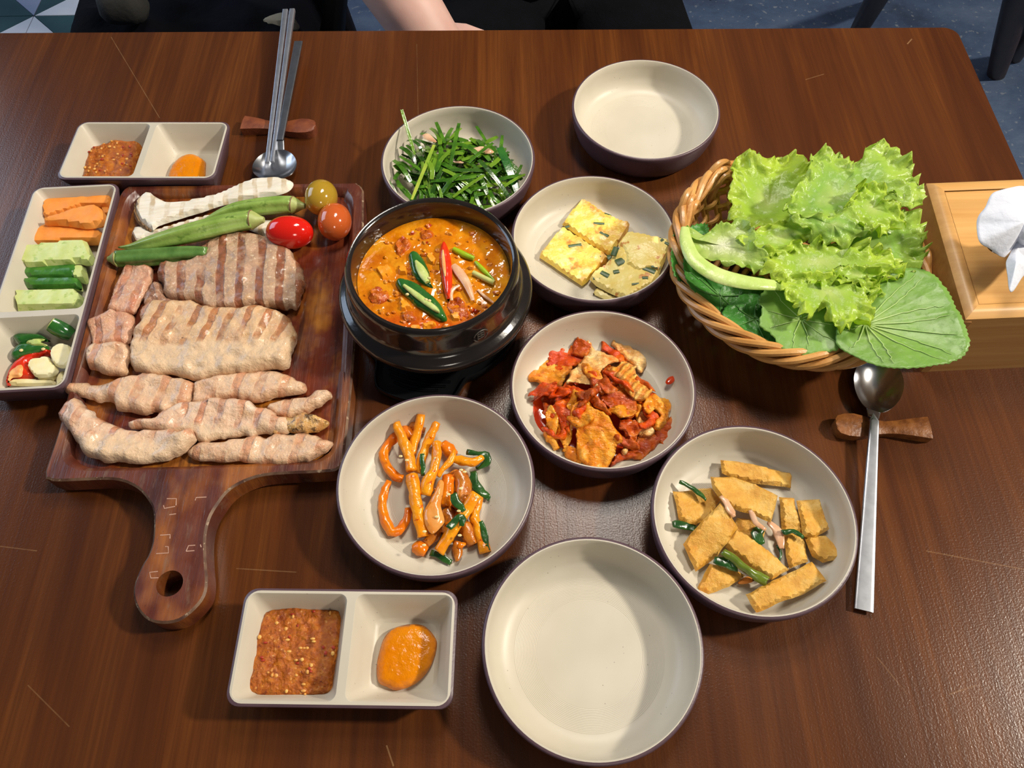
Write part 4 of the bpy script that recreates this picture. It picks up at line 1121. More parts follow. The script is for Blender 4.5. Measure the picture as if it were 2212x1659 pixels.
def chili_half(pts, core, label, mat, inner, seeds, seed, zt):
    o = PW(ZW(pts), SZ + .004); c = o.mean(0)
    t = thing('chili_half', (c[0], c[1], TZ + SZ - .002), label, 'chili', 'chili halves floating in the stew')
    in_ = part('skin', pillow(o, .004, .0062, zt, .0015, .0003, 150, seed), mat, t)
    if core:
        q = np.array([P(x, y, SZ + .0062) for x, y in ZW(core[0])])
        in_ = part('inside', tube(q, [(w / 6.144 / (F / .62), .0014) for w in core[1]], 12, up=(0, 0, 1), step=.003), inner, t)
    for s in seeds:
        part('seed', ell(P(*ZW([s])[0], SZ + .0072), (.0015, .0012, .001), 6), M_SEED, in_)
chili_half([(575, 900), (620, 850), (720, 865), (860, 915), (980, 1005), (1100, 1105), (1190, 1215), (1262, 1385), (1200, 1415), (1120, 1385), (980, 1290), (850, 1215), (740, 1105), (640, 1015)], ([(690, 960), (830, 1065), (960, 1165), (1110, 1275), (1160, 1320)], [22, 40, 42, 36, 10]), 'lower green chili half with a pale core, in the middle of the stew', M_GCHILI, M_GPALE, [(985, 1150), (1030, 1165), (735, 1080)], 100, SZ - .001)
chili_half([(750, 520), (830, 480), (900, 525), (960, 610), (1020, 745), (1035, 860), (1070, 965), (965, 925), (870, 865), (790, 775), (758, 640)], ([(850, 640), (900, 720), (960, 830), (1000, 920)], [20, 55, 60, 30]), 'upper green chili half leaning beside the red chili', M_GCHILI, M_GPALE, [(1025, 865)], 101, SZ - .0015)
chili_half([(1212, 368), (1262, 420), (1312, 590), (1332, 800), (1322, 1000), (1282, 1160), (1215, 1000), (1185, 800), (1160, 600), (1172, 450)], ([(1210, 500), (1215, 620), (1230, 760), (1240, 850)], [10, 26, 24, 8]), 'long red chili half standing out of the stew', M_RCHILI, M_RPALE, [], 102, SZ + .0005)
def wtube(name, path, r, mat, label, cat, group, flat=1.0, z=SZ + .0015):
    q = np.array([P(x, y, z) for x, y in ZW(path)]); k = 1 / 6.144 / (F / .62)
    solo(name, tube(q, [(w * k, w * k * flat) for w in r], 12, up=(0, 0, 1), step=.003), mat, label, cat, group)
wtube('scallion_piece', [(1350, 480), (1480, 550), (1620, 605)], [36, 46, 34], M_LIME, 'bright lime scallion piece right of the red chili', 'scallion', 'scallion in the stew')
wtube('scallion_piece', [(1640, 650), (1740, 755), (1890, 895)], [24, 36, 14], M_LIME, 'thin green scallion piece beside the pale one', 'scallion', 'scallion in the stew', z=SZ + .0008)
wtube('scallion_piece', [(1610, 790), (1740, 858), (1890, 930)], [34, 38, 38], M_SCPALE, 'pale white scallion piece near the right rim of the stew', 'scallion', 'scallion in the stew', z=SZ + .002)
wtube('onion_strip', [(1345, 690), (1420, 780), (1520, 930), (1610, 1160)], [40, 62, 56, 22], M_ONION, 'wide pale onion strip right of the red chili', 'onion', 'onion in the stew', .35, SZ + .003)
wtube('onion_strip', [(1430, 960), (1340, 1010), (1315, 1080), (1330, 1160)], [20, 28, 28, 16], M_ONION, 'curled onion strip by the tip of the red chili', 'onion', 'onion in the stew', .4, SZ + .003)
wtube('onion_strip', [(1670, 1020), (1770, 1110), (1880, 1190)], [14, 22, 14], M_ONION, 'thin pink onion strip at the right rim of the stew', 'onion', 'onion in the stew', .5, SZ + .0015)

# ================================================================== chive salad
def m_chive():
    n = N('dressed_chive_green')
    c = n.mix(n.ramp(n.noise(90, 3), [(.35, 0.0), (.65, 1.0)]), srgb((42, 86, 16)), srgb((80, 128, 28)))
    r = n.rand()
    c = n.mix(n.ramp(r, [(.0, .75), (.25, 0.0)]), c, srgb((28, 62, 18)))
    c = n.mix(n.ramp(r, [(.72, 0.0), (1.0, .65)]), c, srgb((132, 168, 44)))
    return n.done(c, .22, n.bump(n.noise(1.0, 2, vec=n.map(scale=(300, 300, 300))), .0003), coat=.45, coat_rough=.07)
M_CHIVE = m_chive()
M_CHIVEY = simple('yellowish_chive_stem', (176, 190, 70), (132, 166, 50), 60, .25, .0002, 250, coat=.3)
BLADE = [(-1, -.05), (-.6, -.75), (0, -1.0), (.6, -.75), (1, -.05), (.62, .1), (0, -.3), (-.62, .1)]
def chive(a, b, w, sag, mat, label, bend=0.0, group='cut chives in the salad bowl'):
    a, b = np.asarray(a, float), np.asarray(b, float); L = np.linalg.norm(b - a)
    sd = np.cross((b - a) / L, (0, 0, 1.0))
    path = []
    for q in np.linspace(0, 1, 6):
        p = a + (b - a) * q; k = 4 * q * (1 - q)
        path.append(p + np.array((0, 0, sag * k)) + sd * bend * k)
    solo('chive', tube(path, [(w * s, w * .42) for s in (.85, 1, 1, 1, .95, .7)], up=(0, 0, 1), prof=BLADE), mat, label, 'chive', group, sharp=50)
CL = 'glossy green cut chive in the piled chive salad'
rng = np.random.default_rng(12)
cb = np.array(BOWL['chive'])
def hill(x, y):
    r = math.hypot((x - cb[0]) / .064, (y - (cb[1] - .004)) / .060)
    return .0065 + .026 * max(0.0, 1 - r ** 2.6)
for k in range(205):
    th = rng.random() * 6.283; rr = .057 * math.sqrt(rng.random()) * (.95 if k > 40 else 1.0)
    mx, my = cb[0] + rr * math.cos(th), cb[1] - .004 + rr * math.sin(th) * .93
    L = rng.uniform(.026, .052) * (1 - .3 * rr / .057)
    sidedir = -1 if mx < cb[0] - .01 else 1
    an = rng.normal(math.radians(115 if mx < cb[0] - .018 else (50 if rng.random() < .55 else 125)), .55)
    dx, dy = math.cos(an) * L / 2, math.sin(an) * L / 2
    lay = rng.uniform(.15, 1.0)
    def cl(x, y):
        r = math.hypot(x - cb[0], y - cb[1])
        if r > .064: s = .064 / r; x, y = cb[0] + (x - cb[0]) * s, cb[1] + (y - cb[1]) * s
        return x, y
    ax_, ay_ = cl(mx - dx, my - dy); bx_, by_ = cl(mx + dx, my + dy)
    za = .0075 + (hill(ax_, ay_) - .0065) * lay + rng.uniform(-.001, .003); zb_ = .0075 + (hill(bx_, by_) - .0065) * lay + rng.uniform(-.001, .003)
    def wallz(x, y, z):
        r = math.hypot(x - cb[0], y - cb[1]); return max(z, .0072 + max(0, (r - .052)) * 1.3)
    chive((ax_, ay_, TZ + wallz(ax_, ay_, za)), (bx_, by_, TZ + wallz(bx_, by_, zb_)), rng.uniform(.0014, .0026), rng.uniform(0, .004), M_CHIVE, CL, rng.uniform(-.004, .004))
def ctrace(a, b, za, zb_, w, label, mat=None, sag=.002, bend=0.0):
    A = P(*ZC([a])[0], za); B = P(*ZC([b])[0], zb_)
    chive(A, B, w, sag, mat or M_CHIVE, label, bend, 'cut chives in the salad bowl')
ctrace((300, 105), (480, 720), .046, .028, .0016, 'long chive blade standing up above the bowl rim', sag=.001)
ctrace((745, 585), (440, 1330), .036, .030, .0017, 'yellow-green chive stem lying across the front of the salad', M_CHIVEY, 0)
ctrace((1085, 290), (960, 900), .034, .030, .0019, 'bright chive blade pointing to the far rim of its bowl', sag=.001)
ctrace((770, 275), (890, 560), .030, .029, .0018, 'short chive stub leaning on the far wall of its bowl', sag=0)
ctrace((1320, 330), (1450, 530), .027, .028, .0016, 'lone chive tip at the far right of the salad', sag=0)
ctrace((1350, 790), (1780, 1310), .033, .022, .0022, 'broad light chive blade running down to the right front', sag=.003)
ctrace((1640, 620), (1900, 1290), .028, .017, .0038, 'widest dark chive leaf at the right of the salad', M_GCHILI, sag=.003)
ctrace((270, 740), (570, 940), .026, .031, .0016, 'light chive blade crossing the left of the salad', sag=.001)
ctrace((860, 920), (1210, 1130), .033, .030, .0020, 'bright flat chive blade in the middle of the salad', sag=.002)
ctrace((1430, 1000), (1000, 1300), .031, .027, .0018, 'slanting chive blade behind the pot rim', sag=.001)
ctrace((80, 1030), (280, 1360), .020, .012, .0020, 'chive blade at the far left edge of the salad', sag=.001)
ctrace((1550, 560), (1210, 830), .032, .033, .0017, 'wet shining chive blade at the top of the salad', sag=.001)
for i, (pts, lab) in enumerate([([(590, 450), (680, 440), (790, 560), (700, 540), (600, 500)], 'pale onion shred at the back left of the chive salad'), ([(1270, 640), (1420, 610), (1560, 680), (1500, 710), (1300, 690)], 'pale onion shred at the back right of the chive salad'), ([(1010, 810), (1130, 815), (1140, 840), (1030, 835)], 'thin pink onion shred in the middle of the chive salad')]):
    solo('onion_shred', pillow(PW(ZC(pts), .028), .002, .002, .0275, .002, .0002, 100, 110 + i), M_ONION, lab, 'onion', 'onion shreds in the chive salad')

# ================================================================== egg pancake
def m_egg():
    n = N('browned_egg_pancake')
    c = n.ramp(n.noise(60, 5, .62), [(.32, srgb((252, 226, 112))), (.52, srgb((248, 212, 92))), (.68, srgb((226, 162, 58)))])
    c = n.mix(n.ramp(n.noise(95, 4, vec=n.map(loc=(.7, .3, 0))), [(.58, 0.0), (.68, .8)]), c, srgb((200, 126, 56)))
    c = n.mix(n.ramp(n.noise(80, 3, vec=n.map(loc=(.1, .8, .6))), [(.56, 0.0), (.64, .6)]), c, srgb((246, 232, 160)))
    return n.done(c, .36, n.bump(n.noise(170, 4, .6), .0010), coat=.15, sss=.1, sss_scale=.003)
M_EGG = m_egg()
M_EGGP = simple('brightened_egg_pancake', (252, 234, 150), (244, 212, 108), 60, .34, .0010, 170, c3=(216, 146, 70), sc3=95, t3=.6)  # egg colour lightened to offset shade and cool light beside the basket
M_EGGW = simple('pale_egg_underside', (236, 222, 158), (226, 206, 128), 80, .4, .0005, 200)
M_CBIT = simple('cooked_chive_bit', (58, 86, 52), (84, 108, 66), 150, .4)
def egg(pts, z, T, label, seed, mat=None, bits=(), tilt=None, zp=None):
    o = PW(ZE(pts), (zp if zp else z + T))
    t = thing('egg_pancake', (*o.mean(0)[:2], TZ + z), label, 'pancake', 'egg pancake pieces')
    el_ = part('egg_layer', pillow(o, .0022, T, tilt or z, .0022, .0006, 130, seed, smooth=False, amp_low=.0010, wob=.0004), mat or M_EGG, t)
    for k, (x, y, l, an, w) in enumerate(bits):
        p = P(*ZE([(x, y)])[0], z + T); p[2] = TZ + (tilt(p[0], p[1]) if tilt else z) + T - .0003
        d = np.array((math.cos(an), math.sin(an), 0)) * l / 2
        part('chive_bit', tube([p - d, p + d], [(w, .0006)] * 2, up=(0, 0, 1), n=8), M_CBIT, el_)
egg([(865, 1475), (920, 1360), (1130, 1480), (1320, 1570), (1220, 1600), (1050, 1540)], .0052, .004, 'pale folded egg flap poking out under the nearest pancake piece', 121, M_EGGW)
egg([(690, 90), (780, 130), (1050, 310), (1240, 400), (1405, 455), (1360, 590), (1230, 760), (1150, 880), (1095, 895), (800, 715), (430, 455), (520, 330), (610, 220)], .0052, .0065, 'egg pancake piece furthest from the pot, with a straight cut side', 122, None, [(1060, 350, .009, -.5, .0016), (955, 480, .010, -.1, .0015), (1030, 635, .009, -.6, .0017), (500, 525, .004, .3, .0014)])
egg([(432, 492), (700, 665), (1090, 912), (1105, 965), (950, 1105), (850, 1205), (800, 1275), (720, 1340), (500, 1195), (290, 1055), (100, 935), (110, 870), (250, 700)], .0052, .0065, 'egg pancake piece at the left with a golden fried edge', 123, None, [(610, 795, .012, .15, .0019), (1100, 965, .004, .5, .0026), (675, 1130, .009, -.1, .0007), (930, 930, .008, -.6, .0018)])
tp = lambda x, y: .0082 + .020 * max(0.0, min(.03, x - .085)) / .03 * .35
egg([(820, 1240), (875, 1160), (930, 1110), (1090, 1000), (1230, 860), (1340, 760), (1560, 800), (1800, 1000), (1850, 1120), (1810, 1260), (1690, 1420), (1500, 1510), (1350, 1572), (1150, 1465), (930, 1340)], .0082, .0065, 'egg pancake piece nearest the camera, browned along the front', 124, M_EGGP, [(1040, 1205, .008, -.6, .0024), (1200, 1190, .005, .2, .002), (920, 1265, .006, -.2, .002), (1660, 1215, .011, -.5, .0025), (1270, 1050, .010, .4, .0036), (1480, 1400, .008, .1, .001), (1600, 1330, .005, 0, .0016)], tilt=tp)
tq = lambda x, y: .0128 + .0045 * max(0.0, min(1.0, (x - .085) / .035))
egg([(1230, 770), (1290, 680), (1365, 600), (1560, 650), (1700, 690), (1930, 725), (1950, 850), (1900, 1030), (1820, 1210), (1700, 1165), (1500, 1180), (1340, 1060), (1330, 930)], .0128, .0055, 'pale egg pancake piece on top at the right beside the basket', 125, M_EGGP, [(1180, 890, .010, 1.2, .0026), (1790, 800, .012, .8, .0026), (1930, 820, .006, -.6, .0015), (1760, 1140, .008, -.3, .0022)], tilt=tq)

# ================================================================== kimchi
def m_kim(name, c1, c2, c3, rib=False):
    n = N(name)
    c = n.ramp(n.noise(75, 4, .6), [(.30, srgb(c1)), (.52, srgb(c2)), (.72, srgb(c3))])
    c = n.mix(n.ramp(n.noise(420, 2), [(.66, 0.0), (.72, .8)]), c, srgb((150, 26, 8)))
    h = n.bump(n.noise(1.0, 4, .6, vec=n.map(scale=(110, 230, 150), rot=(0, 0, .7))), .0026)
    if rib:
        wv = n.new('ShaderNodeTexWave', wave_type='BANDS', bands_direction='X'); n.link(n.map(rot=(0, 0, .6)), wv.inputs['Vector'])
        wv.inputs['Scale'].default_value = .3142 / .0055; wv.inputs['Distortion'].default_value = 1.5; wv.inputs['Detail Scale'].default_value = 2
        h = n.bump(wv.outputs['Fac'], .0016, prev=h)
        c = n.mix(n.ramp(wv.outputs['Fac'], [(.3, .5), (.6, 0.0)]), c, srgb((206, 84, 20)))
    return n.done(c, .13, h, spec=.4, sss=.05, sssr=(1, .6, .2), sss_scale=.002)
KM = dict(r=m_kim('kimchi_red_leaf', (184, 44, 4), (214, 78, 8), (232, 130, 34)), o=m_kim('kimchi_orange_leaf', (216, 104, 14), (234, 150, 36), (242, 186, 84)),
          p=m_kim('kimchi_pale_stem', (226, 128, 46), (238, 186, 112), (246, 220, 166)), d=m_kim('kimchi_dark_leaf', (160, 50, 6), (192, 82, 14), (212, 124, 40)), b=m_kim('kimchi_ribbed_stem', (226, 140, 40), (238, 178, 82), (244, 206, 130), True))
M_KSAUCE = simple('red_kimchi_juice', (196, 60, 12), (176, 44, 8), 50, .12, .0002, 100, coat=.5, coat_rough=.04)
kb = np.array(BOWL['kimchi'])
solo('kimchi_juice', pillow(PW(ZK([(150, 960), (200, 780), (400, 720), (900, 600), (1450, 820), (1620, 1000), (1620, 1280), (1250, 1500), (700, 1520), (300, 1250), (180, 1130)]), .006), .004, .0016, .005, .003, .0002, 60, 130), M_KSAUCE, 'red-orange juice pooled under the kimchi', 'sauce')
solo('juice_drop', pillow(PW(ZK([(1595, 680), (1630, 630), (1690, 615), (1700, 650), (1660, 700), (1610, 705)]), .012), .002, .0012, .0118, .0012, .0001, 60, 131), M_KSAUCE, 'single red juice drop on the bowl wall right of the kimchi', 'drop')
def khill(x, y):
    r = math.hypot((x - (kb[0] - .003)) / .058, (y - (kb[1] - .006)) / .052)
    return .0085 + .022 * max(0.0, 1 - r * r)
KL = [
 ('d', 0, [(1640, 1030), (1800, 1010), (1790, 1110), (1720, 1240), (1600, 1350), (1500, 1240), (1600, 1130)], 'dark kimchi leaf at the far right of the heap'),
 ('d', 0, [(1200, 1390), (1300, 1260), (1500, 1240), (1560, 1340), (1400, 1430), (1250, 1520), (1150, 1500), (990, 1560), (1050, 1450)], 'dark red kimchi leaf at the lower right of the heap'),
 ('o', 0, [(270, 1190), (330, 1070), (430, 1150), (440, 1300), (490, 1380), (380, 1400), (310, 1300)], 'orange frilled kimchi leaf at the lower left of the heap'),
 ('o', 0, [(490, 1430), (560, 1380), (700, 1440), (880, 1560), (700, 1545), (560, 1490)], 'thin orange kimchi leaf at the front edge of the heap'),
 ('d', 0, [(250, 830), (400, 800), (480, 900), (400, 1020), (290, 980), (260, 900)], 'dark kimchi scrap at the left side of the heap'),
 ('p', .3, [(1000, 190), (1080, 150), (1150, 105), (1200, 170), (1300, 290), (1415, 385), (1380, 470), (1320, 520), (1200, 420), (1100, 280)], 'pale yellow kimchi stem pointing to the far right'),
 ('r', .3, [(900, 190), (1000, 220), (1100, 270), (1210, 390), (1080, 410), (950, 290)], 'red kimchi leaf beside the pale yellow stem'),
 ('r', .3, [(290, 370), (430, 225), (560, 190), (640, 240), (760, 330), (660, 470), (500, 530), (330, 500)], 'red kimchi leaf at the upper left of the heap'),
 ('d', .6, [(580, 250), (640, 135), (760, 160), (815, 250), (750, 350), (640, 335)], 'crumpled dark red kimchi leaf at the far edge of the heap'),
 ('o', .4, [(165, 340), (330, 380), (560, 480), (605, 520), (510, 640), (415, 830), (330, 790), (200, 690), (95, 560), (135, 480)], 'wide yellow-orange kimchi leaf at the left of the heap'),
 ('r', .3, [(1150, 1080), (1290, 1140), (1295, 1280), (1200, 1315), (1105, 1190)], 'curled red kimchi leaf right of the front stem'),
 ('p', .2, [(1290, 1170), (1345, 960), (1410, 1010), (1490, 1110), (1470, 1205), (1330, 1235)], 'small pale kimchi stem framed by the right curl'),
 ('o', .6, [(1270, 870), (1400, 810), (1550, 770), (1645, 850), (1665, 960), (1625, 1100), (1525, 1190), (1485, 1120), (1555, 1010), (1430, 920), (1290, 940)], 'orange kimchi leaf curling around the right side'),
 ('r', .5, [(400, 870), (520, 700), (690, 780), (760, 870), (620, 960), (480, 940)], 'red kimchi leaf in the middle left of the heap'),
 ('d', .7, [(900, 830), (1000, 760), (1130, 760), (1250, 880), (1300, 970), (1250, 1060), (1100, 1090), (950, 970), (880, 900)], 'dark shining kimchi leaf in the very middle of the heap'),
 ('d', .7, [(860, 540), (950, 500), (1050, 620), (1115, 730), (930, 760), (880, 650)], 'small dark kimchi leaf left of the ribbed stem'),
 ('r', .5, [(280, 1000), (440, 890), (570, 950), (590, 1130), (450, 1150), (330, 1080)], 'frayed red kimchi leaf at the left of the front stem'),
 ('o', .5, [(430, 1120), (520, 1005), (580, 1130), (565, 1330), (490, 1395), (440, 1250)], 'narrow upright orange kimchi leaf left of the front stem'),
 ('p', .9, [(750, 135), (820, 130), (875, 230), (1060, 300), (1085, 420), (920, 520), (860, 600), (905, 750), (880, 840), (760, 760), (620, 690), (510, 720), (500, 640), (650, 470), (760, 300)], 'largest pale kimchi stem across the top of the heap'),
 ('b', .9, [(960, 520), (1100, 430), (1230, 370), (1280, 440), (1305, 560), (1445, 680), (1400, 810), (1240, 865), (1150, 760), (1050, 620)], 'ribbed yellow kimchi stem at the upper right'),
 ('o', .9, [(560, 970), (700, 930), (830, 1000), (1000, 1130), (1130, 1270), (1080, 1390), (970, 1572), (800, 1560), (640, 1450), (610, 1250), (600, 1100)], 'broad orange kimchi stem at the front of the heap'),
 ('d', 1.0, [(640, 825), (800, 870), (950, 1000), (985, 1065), (850, 1010), (700, 910)], 'folded leaf edge crossing the middle of the kimchi'),
 ('p', .4, [(1110, 1340), (1195, 1300), (1190, 1400), (1150, 1430)], 'tiny white kimchi stem bit right of the front stem'),
]
for i, (k, lay, pts, lab) in enumerate(KL):
    zf = (lambda lay, i: lambda x, y: .006 + (khill(x, y) - .0085) * (.35 + .65 * lay) + .0012 * math.sin(x * 300 + i) * math.sin(y * 260 + 2 * i) + lay * .002)(lay, i)
    solo('kimchi_leaf', pillow(PW(ZK(pts),   .012 + .012 * lay), .0016, .0024, zf, .0016, .0021, 210, 140 + i, amp_low=.0040, wob=.0026), KM[k], lab, 'kimchi', 'kimchi pieces in the bowl', sharp=0)

kr = np.random.default_rng(44)
for i in range(34):
    th = kr.random() * 6.283; r = math.sqrt(kr.random())
    cx, cy = kb[0] - .003 + .046 * r * math.cos(th), kb[1] - .007 + .041 * r * math.sin(th)
    a0 = kr.random() * 6.283; ln, wd = kr.uniform(.007, .014), kr.uniform(.003, .006)
    pts = []
    for q in range(8):
        b = q * math.pi / 4; k = kr.uniform(.7, 1.2)
        x, y = ln * math.cos(b) * k, wd * math.sin(b) * k
        pts.append((cx + x * math.cos(a0) - y * math.sin(a0), cy + x * math.sin(a0) + y * math.cos(a0)))
    zf = (lambda i: lambda x, y: .0075 + (khill(x, y) - .0085) * kz[i] + .0025 * math.sin(x * 420 + i) * math.cos(y * 380 + i))(i)
    if i == 0: kz = kr.uniform(.6, 1.12, 34)
    solo('kimchi_leaf', pillow(pts, .0012, .0016, zf, .0013, .0016, 260, 500 + i, amp_low=.003, wob=.0020), KM['rodrdor'[i % 7]], 'small crumpled red-orange kimchi scrap among the bigger leaves', 'kimchi', 'small kimchi scraps', sharp=0)

# ================================================================== orange spicy strips
M_STRIP = simple('chili_coated_strip', (242, 162, 24), (234, 136, 14), 80, .16, .0010, 180, c3=(196, 78, 8), sc3=190, t3=.64, coat=0, sss=.12, sssr=(1, .5, .1))
M_SQUID = simple('chili_coated_squid', (232, 132, 16), (216, 104, 10), 90, .14, .0006, 200, c3=(238, 156, 48), sc3=160, t3=.62, coat=0, sss=.08)
M_BROWN = simple('glazed_brown_strip', (204, 124, 34), (170, 88, 22), 110, .22, .0008, 220, c3=(70, 30, 14), sc3=150, t3=.64, coat=.45)
M_DKGREEN = simple('cooked_dark_green_leaf', (26, 66, 26), (48, 92, 34), 110, .22, .0004, 220, coat=.4, coat_rough=.08)
KS = 1 / 4.739 / (F / .60)
def strip(name, path, r, zs, mat, label, cat, group, flat=.85, conv=ZS, k=KS, seed=0):
    if not isinstance(zs, (list, tuple)): zs = [zs] * len(path)
    if not isinstance(r, (list, tuple)): r = [r] * len(path)
    q = np.array([P(x, y, z) for (x, y), z in zip(conv(path), zs)])
    V, Fs = tube(q, [(w * k, w * k * flat) for w in r], 12, up=(0, 0, 1), step=.003)
    V = V + np.c_[vnoise(V, 250, seed), vnoise(V, 250, seed + 1), vnoise(V, 250, seed + 2)] * .0010
    return solo(name, (V, Fs), mat, label, cat, group, sharp=0)
SG = 'orange spicy strips in the bowl'
for i, (path, r, z, m, lab) in enumerate([
 ([(330, 240), (230, 330), (150, 420), (145, 540), (190, 640), (260, 710), (340, 735)], [42, 50, 52, 50, 48, 46, 40], .0095, M_SQUID, 'upper curved squid ring at the left'),
 ([(190, 750), (150, 860), (125, 980), (150, 1130), (215, 1270), (290, 1262), (370, 1160), (390, 1030)], [26, 44, 46, 46, 52, 48, 44, 36], .009, M_SQUID, 'lower open squid loop at the left'),
 ([(330, 230), (380, 250), (420, 320)], [60, 66, 50], .009, M_SQUID, 'brownish strip end behind the long stalks'),
 ([(410, 180), (500, 220), (560, 240)], [46, 46, 30], .010, M_BROWN, 'dark strip end at the far edge'),
 ([(740, 380), (800, 430), (840, 500)], [64, 70, 56], .011, M_SQUID, 'chunky strip at the far right of the heap'),
 ([(900, 660), (950, 800), (920, 960), (880, 1040)], [70, 82, 76, 60], .012, M_BROWN, 'wide brown glazed strip right of the middle'),
 ([(800, 700), (790, 850), (760, 1010)], [62, 62, 50], .014, M_SQUID, 'orange strip behind the onion slice'),
 ([(770, 1050), (830, 1160), (760, 1300)], [70, 76, 70], .0095, M_BROWN, 'brown strip hidden under the middle of the heap'),
 ([(980, 1200), (1010, 1310), (1050, 1410)], [80, 76, 50], .010, M_BROWN, 'brown strip with dark peel at the lower right'),
 ([(690, 1220), (640, 1330), (560, 1400)], [60, 60, 50], .009, M_BROWN, 'short brown strip at the front'),
 ([(430, 1440), (500, 1440), (570, 1480)], [40, 76, 50], .009, M_SQUID, 'orange chunk at the front end'),
 ([(890, 1380), (893, 1470), (895, 1580)], [44, 44, 18], .009, M_BROWN, 'small dark strip tip at the front'),
 ([(520, 70), (490, 230), (445, 370), (430, 490)], [44, 46, 48, 40], [.018, .015, .012, .011], M_STRIP, 'short stalk leaning on the far wall'),
 ([(690, 160), (620, 290), (560, 420), (520, 560), (480, 665)], [44, 50, 48, 46, 50], [.019, .017, .015, .014, .013], M_STRIP, 'slanting stalk with a green blade across it'),
 ([(265, 165), (330, 330), (390, 470), (425, 650)], [46, 52, 54, 50], [.019, .018, .018, .017], M_STRIP, 'upper long stalk at the left'),
 ([(425, 690), (460, 900), (490, 1100), (540, 1325)], [62, 66, 62, 60], [.018, .018, .017, .014], M_STRIP, 'lower long stalk at the left'),
 ([(680, 350), (678, 500), (650, 640), (590, 770), (565, 900)], [44, 46, 48, 66, 56], [.021, .021, .021, .020, .018], M_STRIP, 'bent stalk on top in the middle'),
 ([(870, 430), (810, 560), (740, 640), (690, 715)], [18, 34, 30, 20], .019, M_STRIP, 'thin frayed strip beside the bent stalk'),
 ([(850, 530), (960, 550), (1060, 565), (1140, 505)], [46, 50, 46, 34], [.014, .015, .015, .014], M_STRIP, 'strip pointing to the right'),
 ([(1080, 890), (1000, 1030), (900, 1180), (800, 1330), (700, 1475)], [66, 52, 54, 58, 60], [.020, .020, .018, .015, .011], M_STRIP, 'long stalk running down to the front'),
 ([(1115, 920), (1065, 1090), (1110, 1250), (1180, 1490)], [44, 50, 52, 60], [.014, .014, .012, .0095], M_STRIP, 'outer right stalk with a green stripe')]):
    strip('spicy_strip', path, r, z, m, lab + ' of the orange dish', 'side dish', SG, seed=160 + i)
solo('onion_slice', pillow(PW(ZS([(700, 740), (750, 760), (740, 880), (720, 1000), (758, 1150), (720, 1220), (630, 1290), (560, 1190), (550, 1060), (600, 960), (660, 850)]), .021), .003, .0035, .0185, .002, .0004, 150, 190), simple('chili_glazed_onion', (222, 134, 44), (226, 160, 84), 60, .2, .0004, 200, coat=.45, sss=.3), 'glossy translucent onion slice in the orange dish', 'onion')
sr = np.random.default_rng(91)
for i in range(22):
    x, y = sr.normal(780, 170), sr.normal(1000, 230)
    x = min(1080, max(380, x)); y = min(1420, max(480, y)); an = sr.uniform(0, math.pi); l = sr.uniform(35, 80)
    strip('onion_shred', [(x - l * math.cos(an), y - l * math.sin(an)), (x + sr.uniform(-15, 15), y + sr.uniform(-15, 15)), (x + l * math.cos(an), y + l * math.sin(an))], [12, sr.uniform(18, 34), 12], sr.uniform(.008, .016), (M_SQUID, M_BROWN)[i % 2], 'small saucy shred between the orange strips', 'side dish', 'small shreds in the orange dish', .45, seed=600 + i)
def green(path, w, zs, label, conv, k, group, cat='chive', mat=None, flat=.22):
    strip('chive_leaf', path, w, zs, mat or M_DKGREEN, label, cat, group, flat, conv, k)
GG = 'green blades among the orange strips'
green([(535, 470), (540, 580), (545, 700)], [22, 24, 20], [.0205, .020, .018], 'straight green blade laid over the slanting stalk', ZS, KS, GG)
green([(990, 450), (1100, 470), (1195, 490), (1195, 560), (1080, 630)], [30, 30, 34, 40, 22], [.012, .013, .013, .011, .009], 'hooked green blade at the right of the orange dish', ZS, KS, GG)
green([(1050, 660), (1060, 760), (1120, 850), (1220, 940)], [30, 46, 46, 24], [.012, .011, .0095, .008], 'broad green blade hanging at the right side', ZS, KS, GG)
green([(850, 880), (880, 960), (970, 1065)], [36, 44, 20], .022, 'green blade lying on the brown glazed strip', ZS, KS, GG)
green([(610, 1485), (720, 1525), (825, 1590)], [24, 32, 24], .0082, 'green blade at the front of the orange dish', ZS, KS, GG)
green([(800, 1240), (860, 1170), (940, 1120), (930, 1220)], [30, 34, 34, 26], .0225, 'green blade wrapped over the long front stalk', ZS, KS, GG)
green([(1130, 1160), (1170, 1300), (1210, 1470)], [22, 28, 24], [.0165, .0145, .012], 'green peel stripe on the outer right stalk', ZS, KS, GG)
seeds = []
for (x, y) in [(375, 540), (800, 890), (905, 1060), (680, 1120), (555, 1270), (550, 1410), (930, 640), (965, 660), (925, 830), (670, 520), (1090, 920), (310, 500), (915, 1310)]:
    p = P(*ZS([(x, y)])[0], .0235); seeds.append(ell(p, (.0016, .001, .0007), 5))
tag(solo('sesame_seeds', join(*seeds), M_SEED, 'pale sesame seeds sprinkled on the orange strips', 'seeds'), kind='stuff')

